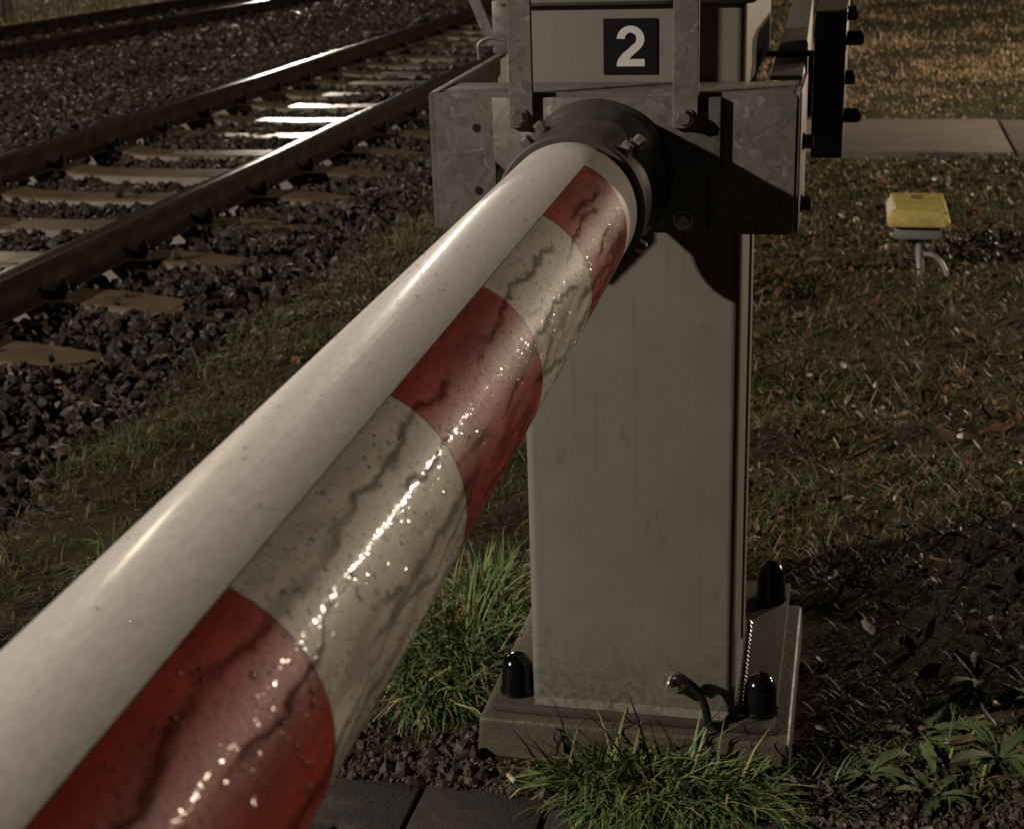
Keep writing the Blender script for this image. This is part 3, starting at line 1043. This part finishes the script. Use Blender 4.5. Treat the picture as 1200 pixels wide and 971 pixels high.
tuft('grass_tuft', 'wispy dry grass tuft at the ballast edge left of the bracket', -1.86, 5.7, 0.16, 0.8, 520, 0.08, 0.20, [(0.10, 0.095, 0.04), (0.14, 0.11, 0.055), (0.07, 0.08, 0.03)], 0.5, group='green grass tufts at the post', w=0.005)


def weed(label, cx, cy, n, ln, wd):
    """rosette of broad notched leaves"""
    Vs, Fs, Cs = [], [], []
    off = 0
    for i in range(n):
        a = 6.283 * i / n + random.uniform(-0.4, 0.4)
        L = ln * random.uniform(0.6, 1.15); W = wd * random.uniform(0.7, 1.2)
        lift = random.uniform(0.35, 1.0); droop = random.uniform(0.8, 1.9)
        g = random.uniform(0.9, 1.9)
        c = np.array(random.choice([(0.060, 0.082, 0.028), (0.075, 0.088, 0.034), (0.050, 0.070, 0.028)])) * g
        m = 9
        pos = np.array([cx, cy, float(gh(cx, cy))]) + np.array([math.cos(a), math.sin(a), 0]) * 0.006 - np.array([cx, cy, 0])
        el = lift
        for k in range(m + 1):
            t = k / m
            w = W * (math.sin(math.pi * (0.10 + 0.88 * t) ** 1.3) ** 0.9) * (0.72 if k % 2 else 1.0) + 0.0012
            if k == m: w = 0.0008
            d = np.array([math.cos(a) * math.cos(el), math.sin(a) * math.cos(el), math.sin(el)])
            s = np.array([-math.sin(a), math.cos(a), 0])
            Vs += [pos - s * w / 2 + (0, 0, 0.10 * w), pos - (0, 0, 0.12 * w), pos + s * w / 2 + (0, 0, 0.10 * w)]
            Cs += [c, c * 1.3, c]
            pos = pos + d * L / m
            el -= droop / m
        for k in range(m):
            b = off + 3 * k
            Fs += [(b, b + 1, b + 4, b + 3), (b + 1, b + 2, b + 5, b + 4)]
        off += 3 * (m + 1)
    o = link('leafy_weed', np_mesh('leafy_weed', np.array(Vs), np.array(Fs), np.array(Cs)), 'weed', smooth=True, loc=(cx, cy, 0))
    tag(o, label, 'weed', 'broad leaved weeds at the lower right')


weed('largest broad leaved weed at the lower right, its leaves standing up', 0.155, 2.42, 15, 0.115, 0.027)
weed('broad leaved weed in the lower right corner of the picture', 0.285, 2.36, 14, 0.10, 0.025)
weed('low flat weed just right of the sprawling grass tuft', 0.065, 2.27, 9, 0.09, 0.024)
weed('weed with narrow leaves behind the largest weed at the lower right', 0.27, 2.62, 9, 0.11, 0.024)
weed('small weed between the two largest weeds at the lower right', 0.225, 2.45, 10, 0.075, 0.022)
weed('weed at the right edge of the picture above the corner weed', 0.365, 2.60, 11, 0.10, 0.027)
weed('small weed on dark soil at the bottom edge, lower right', 0.17, 2.24, 10, 0.07, 0.020)
weed('tiny weed close beside the footing corner at the lower right', 0.00, 2.36, 8, 0.05, 0.016)
tuft('grass_tuft', 'coarse grass tuft growing among the broad leaved weeds at the lower right', 0.20, 2.34, 0.16, 0.12, 260, 0.04, 0.10, G1, 0.9, group='green grass tufts at the post')

# ------------------------------------------------------------------ concrete footing
bm = bmesh.new()
add_box(bm, -0.600, -0.066, 2.209, 2.74, -0.12, 0.070, 0.009, 3)
for v in bm.verts:
    if v.co.z < 0: v.co.x += -0.014 if v.co.x < -0.3 else 0.004
tag(bm_to('concrete_footing', bm, 'footing', auto=25), 'low concrete block footing under the grey barrier post', 'footing')

# ------------------------------------------------------------------ barrier machine (grey post that stays put)
post = empty('barrier_machine', (-0.335, 2.45, 0.072))
tag(post, 'grey steel barrier post with plate number 2 on its housing', 'barrier post')
BASE = Vector((-0.335, 2.45, 0.072))


def part(name, bm, mats, parent, **k):
    """world-space bmesh -> child of a root empty"""
    root = parent
    off = Vector((0, 0, 0))
    while root is not None:
        off += root.location
        root = root.parent
    for v in bm.verts:
        v.co -= off
    o = bm_to(name, bm, mats, parent, **k)
    return o


# base plate with a stepped edge
bm = bmesh.new()
add_box(bm, -0.582, -0.092, 2.232, 2.80, 0.0715, 0.087, 0.003, 2)
part('base_plate', bm, 'plate_dirty', post, auto=25)
# main cabinet: rounded front body with the flat side strip
X0, X1, YF = -0.512, -0.163, 2.252
bm = bmesh.new()
outl = []
R = 0.016
for (cx, cy, a0) in ((X0 + R, YF + R, 180), (X1 - R, YF + R, 270)):
    for k in range(7):
        a = math.radians(a0 + 90 * k / 6)
        outl.append((cx + R * math.cos(a), cy + R * math.sin(a)))
outl += [(X1, 2.455), (X1 - 0.022, 2.455), (X1 - 0.022, 2.83), (X0 + 0.022, 2.83), (X0 + 0.022, 2.455), (X0, 2.455)]
add_prism(bm, outl, 'z', 0.0872, 1.140)
part('cabinet', bm, 'cabinet', post, auto=35)
bm = bmesh.new()
add_prism(bm, outl[:14] + [(X1, 2.83), (X0, 2.83)], 'z', 1.1402, 1.262)
part('housing', bm, 'cabinet', post, auto=35)
# weld fillet at the foot of the cabinet
bm = bmesh.new()
add_prism(bm, [(YF - 0.011, 0.0873), (YF - 0.0004, 0.0873), (YF - 0.0004, 0.0985)], 'x', X0 + 0.006, X1 - 0.006)
part('weld_seam', bm, 'cabinet', post)
# door seam and edge flange on the right-hand side of the cabinet
bm = bmesh.new()
add_box(bm, X1 + 0.0004, X1 + 0.004, 2.405, 2.452, 0.16, 1.13, 0.001, 1)
part('door_edge', bm, 'cabinet', post, auto=25)
# lid
bm = bmesh.new()
add_box(bm, -0.535, -0.146, 2.236, 2.90, 1.2635, 1.40, 0.012, 3)
lid = part('lid', bm, 'cabinet', post, auto=25)
bm = bmesh.new()
add_lathe(bm, (-0.157 - 0.01, 2.2355, 1.276), (0, -1, 0), [(0, 0.005), (0.002, 0.005)], 12)
part('lid_screw', bm, 'black_plastic', lid)
# number plate and its figure
bm = bmesh.new()
add_box(bm, -0.3745, -0.2940, YF - 0.0022, YF - 0.0003, 1.1635, 1.2445, 0.0006, 1)
plate = part('number_plate', bm, 'label_black', post, auto=25)


def digit_two(x0, z0, w, h, y, t):
    """bold grotesque 2, outline in unit coordinates (0..1, 0..1.41)"""
    cx, cz = 0.5, 1.41 - 0.46
    pairs = []
    for a in np.linspace(178, -38, 30):
        c, q = math.cos(math.radians(a)), math.sin(math.radians(a))
        pairs.append(((cx + 0.49 * c, cz + 0.46 * q), (cx + 0.205 * c, cz + 0.225 * q)))
    pairs += [((0.80, 0.57), (0.58, 0.76)), ((0.66, 0.45), (0.42, 0.61)), ((0.54, 0.35), (0.20, 0.43)), ((0.46, 0.255), (0.06, 0.255))]
    bm = bmesh.new()

    def vv(p, yy):
        return bm.verts.new((x0 + p[0] * w, yy, z0 + p[1] * h / 1.41))
    fr = [(vv(a, y), vv(b, y)) for a, b in pairs]
    for (a, b), (c, d) in zip(fr, fr[1:]):
        bm.faces.new((a, c, d, b))
    base = [vv(p, y) for p in ((0, 0), (1, 0), (1, 0.25), (0.46, 0.25), (0.06, 0.25), (0.01, 0.13))]
    bm.faces.new(base)
    r = bmesh.ops.extrude_face_region(bm, geom=list(bm.faces))
    for e in r['geom']:
        if isinstance(e, bmesh.types.BMVert): e.co.y += t
    return bm


part('digit', digit_two(-0.3545, 1.1755, 0.0420, 0.0585, YF - 0.0032, 0.0009), 'label_white', plate)
# black caps on the anchor bolts
for (x, y, z, r, h) in ((-0.545, 2.285, 0.0872, 0.029, 0.072), (-0.120, 2.285, 0.0872, 0.029, 0.070), (-0.128, 2.72, 0.0872, 0.029, 0.080)):
    bm = bmesh.new()
    add_lathe(bm, (x, y, z), (0, 0, 1), [(0, r * 1.08), (0.006, r * 1.08), (0.010, r), (h * 0.72, r * 0.92), (h * 0.9, r * 0.74), (h, r * 0.35)], 24)
    part('anchor_cap', bm, 'black_plastic', post, auto=60)
# earthing screw and cable at the foot
bm = bmesh.new()
add_lathe(bm, (-0.263, YF - 0.001, 0.150), (0, -1, 0), [(0, 0.020), (0.004, 0.020), (0.005, 0.013), (0.022, 0.013), (0.025, 0.010)], 16)
lug = part('earthing_screw', bm, 'zinc_bolt', post, auto=25)
bm = bmesh.new()
add_tube(bm, curve_pts([(-0.263, YF - 0.030, 0.160), (-0.256, YF - 0.034, 0.174), (-0.236, YF - 0.034, 0.168), (-0.214, YF - 0.030, 0.142), (-0.203, YF - 0.032, 0.10), (-0.205, YF - 0.028, 0.088)], 8), 0.007, 10)
part('earthing_cable', bm, 'black_rubber', lug, smooth=True)
# made-up ridged rod, added to catch a chain of glints along the side strip
bm = bmesh.new()
prof = [(0.0, 0.0036)]
for k in range(20):
    prof += [(0.0036 + 0.0080 * k, 0.0034), (0.0076 + 0.0080 * k, 0.0070)]
prof.append((0.163, 0.0036))
add_lathe(bm, (-0.1545, 2.300, 0.0875), (0.011, 0.0, 0.158), prof, 16)
part('glint_rod', bm, 'glint_zinc', post, auto=28)

# ------------------------------------------------------------------ barrier arm: boom, socket, bracket, arms, counterweight
AX = Vector((-0.016, 1.0, 0.015)).normalized()
A0 = Vector((-0.621, 0.002, -0.784)) * 0.53 + Vector((0, 0, CAM_H))
RB = 0.53 * 0.1673
AXU = (Vector((0, 0, 1)) - AX * AX.z).normalized()          # "up" around the boom
AXR = AX.cross(AXU).normalized()                            # to the right
if AXR.x < 0: AXR = -AXR


def bp(s, deg, r):
    a = math.radians(deg)
    return A0 + AX * s + (AXR * math.sin(a) + AXU * math.cos(a)) * r


arm = empty('barrier_boom', tuple(A0 + AX * 2.08))
tag(arm, 'wet red and white striped level crossing barrier boom with its galvanised bracket', 'barrier boom')


def shell(name, s0, s1, a0, a1, r, mat, parent, ns=40, na=48, close=False, thick=0.0):
    V, F, UV = [], [], []
    for i in range(ns + 1):
        s = s0 + (s1 - s0) * i / ns
        for j in range(na + 1):
            a = a0 + (a1 - a0) * j / na
            V.append(bp(s, a, r)); UV.append((s, math.radians(a) * r))
    w = na + 1
    for i in range(ns):
        for j in range(na):
            F.append((i * w + j, i * w + j + 1, (i + 1) * w + j + 1, (i + 1) * w + j))
    me = bpy.data.meshes.new(name)
    root = parent; off = Vector((0, 0, 0))
    while root is not None:
        off += root.location; root = root.parent
    me.from_pydata([tuple(v - off) for v in V], [], F)
    uvl = me.uv_layers.new(name='UVMap')
    for lp in me.loops:
        uvl.data[lp.index].uv = UV[lp.vertex_index]
    o = link(name, me, mat, parent, smooth=True)
    return o


boom = shell('boom_tube', -3.2, 2.06, 0, 360, RB, 'boom', arm, 60, 96)
# far closed end of the tube lies inside the socket; near end lies far behind the camera
TB = [q * 0.53 / 0.56 for q in (1.872, 1.578, 1.2835, 0.981, 0.670, 0.362, 0.058, -0.246, -0.55)]
for k in range(len(TB) - 1):
    red = k % 2 == 0
    o = shell('tape_band', TB[k + 1] + 0.0006, TB[k] - 0.0006, 26.0, 206.0, RB + 0.0007, 'tape_red' if red else 'tape_white', boom, 24, 60)
    o['label'] = 'red reflective tape band' if red else 'white reflective tape band with dirt runs'


_b = bmesh.new(); bmesh.ops.create_icosphere(_b, subdivisions=2, radius=1.0)
SPH_V = np.array([v.co[:] for v in _b.verts]); SPH_F = np.array([[v.index for v in f.verts] for f in _b.faces]); _b.free()


def drops(groups, parent):
    VV, FF, off = [], [], 0
    root = Vector(arm.location)
    for (n, s0, s1, a0, a1, r0, r1, seed) in groups:
        rg = np.random.default_rng(seed)
        for _ in range(n):
            sc_, a = rg.uniform(s0, s1), rg.uniform(a0, a1)
            r = min(r0 * math.exp(rg.normal(0, 0.38)), r1)
            p = bp(sc_, a, RB + 0.0009)
            nrm = (p - (A0 + AX * sc_)).normalized()
            w = nrm.cross(AX)
            e = rg.uniform(0.85, 1.3)
            Mx = np.array([AX * e, w, nrm * 0.62]) * r
            VV.append(SPH_V @ Mx + np.array(p - root)); FF.append(SPH_F + off); off += len(SPH_V)
    o = link('water_drops', np_mesh('water_drops', np.concatenate(VV), np.concatenate(FF)), 'water', parent, smooth=True)
    o['kind'] = 'stuff'


drops([(5200, 0.20, 1.76, 27, 150, 0.00055, 0.0018, 3), (420, 0.2, 0.9, 27, 120, 0.0010, 0.0022, 5), (160, 0.3, 1.8, -60, 24, 0.0006, 0.0014, 8)], boom)

# dark cast socket with lip ring
bm = bmesh.new()
add_lathe(bm, A0, AX, [(1.897, RB + 0.0006), (1.897, 0.0950), (1.935, 0.0960), (1.945, 0.0980), (2.01, 0.0995), (2.04, 0.1030), (2.098, 0.1045), (2.108, 0.110), (2.118, 0.110)], 72)
socket = part('socket', bm, 'dark_steel', arm, auto=25)
bm = bmesh.new()
add_lathe(bm, A0, AX, [(1.880, RB + 0.0008), (1.878, 0.0955), (1.881, 0.0985), (1.893, 0.0985), (1.8968, 0.0955), (1.8968, RB + 0.0008)], 72, caps=False)
part('lip_ring', bm, 'lip_rubber', socket, auto=25)
for s, a in ((1.918, -37), (1.975, -30), (1.918, 43), (1.975, 47), (1.918, 122), (1.918, -128), (1.975, 128)):
    bm = bmesh.new()
    p = bp(s, a, 0.0955 if s < 1.94 else 0.1005)
    d = (p - (A0 + AX * s)).normalized()
    add_hex_bolt(bm, p - d * 0.001, d, 0.0088, 0.012)
    part('bolt', bm, 'zinc_bolt', socket, auto=30)

# bracket: bent channel across the front, overlapping corner plates
YB = 2.118
bm = bmesh.new()
# outer corner plates with holes are rounded boxes
def plate_outline(x0, x1, z0, z1, r, corners):
    pts = []
    for (cx, cz, sx, sz, a0, key) in ((x1, z1, -1, -1, 0, 'tr'), (x0, z1, 1, -1, 90, 'tl'), (x0, z0, 1, 1, 180, 'bl'), (x1, z0, -1, 1, 270, 'br')):
        rr = r if key in corners else 0.0004
        for k in range(6):
            a = math.radians(a0 + 90 * k / 5)
            pts.append((cx + sx * rr + rr * math.cos(a), cz + sz * rr + rr * math.sin(a)))
    return pts


po = plate_outline(-0.604, -0.084, 0.953, 1.1535, 0.010, ('tl', 'bl', 'br', 'tr'))
po = po[:18] + [(-0.579, 0.953), (-0.577, 0.955), (-0.5145, 1.020), (-0.5145, 1.054), (-0.404, 0.956), (-0.400, 0.953)] + po[18:]
add_prism(bm, po, 'y', YB + 0.004, YB + 0.012)
# top flange folded back
add_box(bm, -0.600, -0.088, YB + 0.0125, 2.246, 1.1465, 1.1530, 0.002, 2)
bracket = part('mounting_bracket', bm, 'galvanised', arm, auto=25)
# punched holes: black discs on the plate, the shade inside put in as colour
for x, z in ((-0.541, 1.103), (-0.541, 1.011)):
    bm = bmesh.new()
    add_lathe(bm, (x, YB + 0.0036, z), (0, 1, 0), [(0, 0.0062), (0.003, 0.0060)], 20)
    part('hole_shade', bm, 'black_rubber', bracket)
# overlapping inner plate (mitred lower corners) standing proud
bm = bmesh.new()
add_prism(bm, [(-0.514, 1.1475), (-0.514, 1.058), (-0.398, 0.958), (-0.205, 0.958), (-0.205, 1.032), (-0.187, 1.045), (-0.187, 1.1475)], 'y', YB - 0.006, YB + 0.0037, 0.0012, 2)
part('inner_plate', bm, 'galvanised', bracket, auto=25)
# folded side lips
for x0, x1 in ((-0.0835, -0.0765),):
    bm = bmesh.new()
    add_box(bm, x0, x1, YB + 0.006, 2.34, 0.955, 1.1545, 0.003, 3)
    part('side_lip', bm, 'galvanised', bracket, auto=25)
for x, z in ((-0.238, 0.974),):
    bm = bmesh.new()
    add_hex_bolt(bm, (x, YB - 0.0062, z), (0, -1, 0), 0.0115, 0.010)
    part('hex_bolt', bm, 'zinc_bolt', bracket, auto=30)
for z in (0.985, 1.075):
    bm = bmesh.new()
    add_hex_bolt(bm, (-0.0763, 2.19, z), (1, 0, 0), 0.010, 0.012)
    part('hex_bolt', bm, 'clip_steel', bracket, auto=30)

# straps up the front of the housing
for x0, x1, xb in ((-0.487, -0.4525, -0.473), (-0.2530, -0.2175, -0.2365)):
    bm = bmesh.new()
    add_box(bm, x0, x1, YB - 0.0145, YB - 0.0063, 1.105, 1.46, 0.0012, 1)
    st = part('strap', bm, 'galvanised', arm)
    bm = bmesh.new()
    add_hex_bolt(bm, (xb, YB - 0.0147, 1.121), (0, -1, 0), 0.0112, 0.011)
    part('hex_bolt', bm, 'zinc_bolt', st, auto=30)


# side arms carrying the counterweights
def side_arm(pa, pb, w, z0, z1, inward, name='side_arm'):
    """channel: web plus top and bottom flange folded inwards"""
    bm = bmesh.new()
    a, b = Vector(pa), Vector(pb)
    d = (b - a).normalized()
    n = Vector((d.y, -d.x, 0)) * inward
    t = 0.007
    r = 0.007
    sec = [(0, z0), (0, z1 - r), (r * 0.3, z1 - r * 0.3), (r, z1), (w, z1), (w, z1 - t), (t, z1 - t), (t, z0 + t), (w, z0 + t), (w, z0)]
    ra = [bm.verts.new((a + n * q).to_2d().to_3d() + Vector((0, 0, z))) for q, z in sec]
    rb = [bm.verts.new((b + n * q).to_2d().to_3d() + Vector((0, 0, z))) for q, z in sec]
    k = len(sec)
    bm.faces.new(ra); bm.faces.new(rb[::-1])
    for i in range(k):
        bm.faces.new((ra[i], rb[i], rb[(i + 1) % k], ra[(i + 1) % k]))
    return part(name, bm, 'galvanised', arm, auto=25)


side_arm((-0.6115, 2.122, 0), (-0.668, 3.30, 0), 0.016, 0.9545, 1.1555, 1)
ra_ = side_arm((-0.083, 2.345, 0), (-0.126, 4.05, 0), 0.050, 0.990, 1.1500, -1)
# dark clamp across the right-hand arm
bm = bmesh.new()
add_box(bm, -0.158, -0.078, 2.610, 2.640, 1.1502, 1.158, 0.002, 1)
add_box(bm, -0.0865, -0.0785, 2.610, 2.640, 1.05, 1.1500, 0.002, 1)
part('clamp', bm, 'counterweight_paint', ra_, auto=25)
# counterweight stack with its through bolts
bm = bmesh.new()
add_box(bm, -0.0765, -0.0245, 2.58, 2.95, 0.985, 1.222, 0.003, 2)
add_box(bm, -0.0755, -0.0255, 2.585, 2.945, 1.2222, 1.2262, 0.001, 1, mat=1)  # thin sheet on top painted in the lit tone
cw = part('counterweight', bm, ['counterweight_paint', 'counterweight_lit_top'], arm, auto=25)
for i, z in enumerate((1.222 - 0.002, 1.180, 1.116, 1.053)):
    long_ = i % 2 == 1
    bm = bmesh.new()
    add_lathe(bm, (-0.0244, 2.61, z), (1, 0, 0), [(0, 0.012), (0.024 if long_ else 0.014, 0.012), (0.028 if long_ else 0.017, 0.009)], 14)
    part('bolt', bm, 'counterweight_paint', cw, auto=25)
# left brace bar and clip
bm = bmesh.new()
mt = Matrix.Translation((-0.648, 2.62, 1.215)) @ Matrix.Rotation(math.radians(-22), 4, 'Y')
add_box(bm, -0.010, 0.010, -0.004, 0.004, -0.045, 0.20, 0.001, 1, mtx=mt)
part('brace_bar', bm, 'galvanised', arm, auto=25)
bm = bmesh.new()
add_box(bm, -0.628, -0.590, 2.60, 2.64, 1.160, 1.250, 0.003, 2)
part('brace_clip', bm, 'galvanised', arm, auto=25)
bm = bmesh.new()
add_tube(bm, curve_pts([(-0.640, 2.55, 1.155), (-0.640, 2.55, 1.182), (-0.618, 2.55, 1.192), (-0.596, 2.55, 1.188)], 6), 0.0035, 8)
part('brace_loop', bm, 'galvanised', arm, auto=25)

# ------------------------------------------------------------------ yellow junction box
jb = empty('junction_box', (0.24, 5.80, 0.0))
tag(jb, 'small grey trackside junction box with a yellow lid in the grass', 'junction box')
bm = bmesh.new()
cx, cyb, zt, zb = 0.238, 5.90, 0.262, 0.205
lo = [(-0.10, -0.21), (0.10, -0.21), (0.115, -0.19), (0.115, 0.19), (0.10, 0.21), (-0.10, 0.21), (-0.115, 0.19), (-0.115, -0.19)]
ra = [bm.verts.new((cx + x, cyb + y, zb)) for x, y in lo]
rm = [bm.verts.new((cx + x, cyb + y, zb + 0.022)) for x, y in lo]
rt = [bm.verts.new((cx + x * 0.80, cyb + y * 0.84, zt)) for x, y in lo]
for a, b in ((ra, rm), (rm, rt)):
    for i in range(8): bm.faces.new((a[i], a[(i + 1) % 8], b[(i + 1) % 8], b[i]))
bm.faces.new(ra[::-1]); bm.faces.new(rt)
bmesh.ops.bevel(bm, geom=list(bm.edges), offset=0.004, segments=2, affect='EDGES')
lidy = part('lid', bm, 'yellow_plastic', jb, auto=25)
for sx, sy in ((-0.088, -0.165), (0.088, -0.165), (-0.088, 0.165), (0.088, 0.165)):
    bm = bmesh.new()
    add_lathe(bm, (cx + sx, cyb + sy, zb + 0.030), (0, 0, 1), [(0, 0.015), (0.022, 0.015), (0.026, 0.011)], 16)
    part('lid_screw', bm, 'yellow_plastic', lidy, auto=25)
bm = bmesh.new()
add_box(bm, cx - 0.022, cx + 0.022, cyb + 0.05, cyb + 0.12, zt + 0.0002, zt + 0.0016, 0.0004, 1)
part('label', bm, 'faded_label', lidy)
bm = bmesh.new()
add_box(bm, cx - 0.085, cx + 0.085, cyb - 0.175, cyb + 0.17, 0.150, 0.2046, 0.008, 2)
part('body', bm, 'grey_plastic', jb, auto=25)
bm = bmesh.new()
add_box(bm, cx - 0.060, cx - 0.042, cyb - 0.05, cyb + 0.05, -0.05, 0.1496, 0.003, 1)
part('post', bm, 'dark_steel', jb, auto=25)
for (x, c) in ((cx + 0.01, 'grey_plastic'), (cx + 0.045, 'grey_plastic'), (cx - 0.02, 'dark_steel')):
    bm = bmesh.new()
    add_lathe(bm, (x, cyb - 0.12, 0.1496), (0, 0, -1), [(0, 0.015), (0.035, 0.015), (0.040, 0.009)], 14)
    part('cable_gland', bm, c, jb, auto=25)
bm = bmesh.new()
add_tube(bm, curve_pts([(cx + 0.01, cyb - 0.12, 0.115), (cx + 0.012, cyb - 0.13, 0.075), (cx + 0.016, cyb - 0.15, 0.03), (cx + 0.018, cyb - 0.17, -0.03)], 8), 0.016, 10)
part('conduit', bm, 'grey_plastic', jb, smooth=True)
bm = bmesh.new()
add_tube(bm, curve_pts([(cx + 0.03, cyb - 0.13, 0.085), (cx + 0.055, cyb - 0.15, 0.088), (cx + 0.085, cyb - 0.16, 0.070), (cx + 0.11, cyb - 0.18, 0.03), (cx + 0.12, cyb - 0.2, -0.02)], 8), 0.009, 10)
part('cable', bm, 'pale_cable', jb, smooth=True)

# ------------------------------------------------------------------ small things
bm = bmesh.new()
px, py = -0.528, 2.142
d = Vector((0.62, -0.75, 0.02)).normalized()
p0 = Vector((px, py, float(gh(px, py)) + 0.013)) - d * 0.012
add_lathe(bm, p0, d, [(0, 0.0035), (0.0005, 0.0042), (0.017, 0.0042)], 16, mat=0)
add_lathe(bm, p0 + d * 0.0171, d, [(0, 0.0043), (0.009, 0.0042), (0.010, 0.0034)], 16, mat=1)
tag(bm_to('cigarette_butt', bm, ['stub_filter', 'stub_paper'], auto=25), 'pale cigarette butt lying on the soil by the paving', 'cigarette butt')

bm = bmesh.new()
yf = 2.200
add_tube(bm, curve_pts([(-0.462, yf, 0.000), (-0.461, yf - 0.004, 0.018), (-0.458, yf, 0.036), (-0.451, yf - 0.003, 0.052), (-0.455, yf + 0.002, 0.062), (-0.463, yf + 0.004, 0.066)], 5), [0.0035] * 20 + [0.002] * 6, 7)
add_tube(bm, curve_pts([(-0.459, yf, 0.030), (-0.470, yf - 0.004, 0.022), (-0.482, yf, 0.010)], 5), 0.002, 6)
add_tube(bm, curve_pts([(-0.458, yf, 0.036), (-0.464, yf, 0.050), (-0.462, yf, 0.060)], 5), 0.0018, 6)
tag(bm_to('dead_twig', bm, 'twig_bark', smooth=True), 'small black twig leaning on the front of the concrete footing', 'twig')

bm = bmesh.new()
add_lathe(bm, (-12.15, 20.3, -0.2), (0, 0, 1), [(0, 0.085), (1.35, 0.08), (1.37, 0.07)], 16)
tag(bm_to('marker_post', bm, 'post_wood', auto=25), 'dark short post in the pale grass beyond the tracks', 'post')
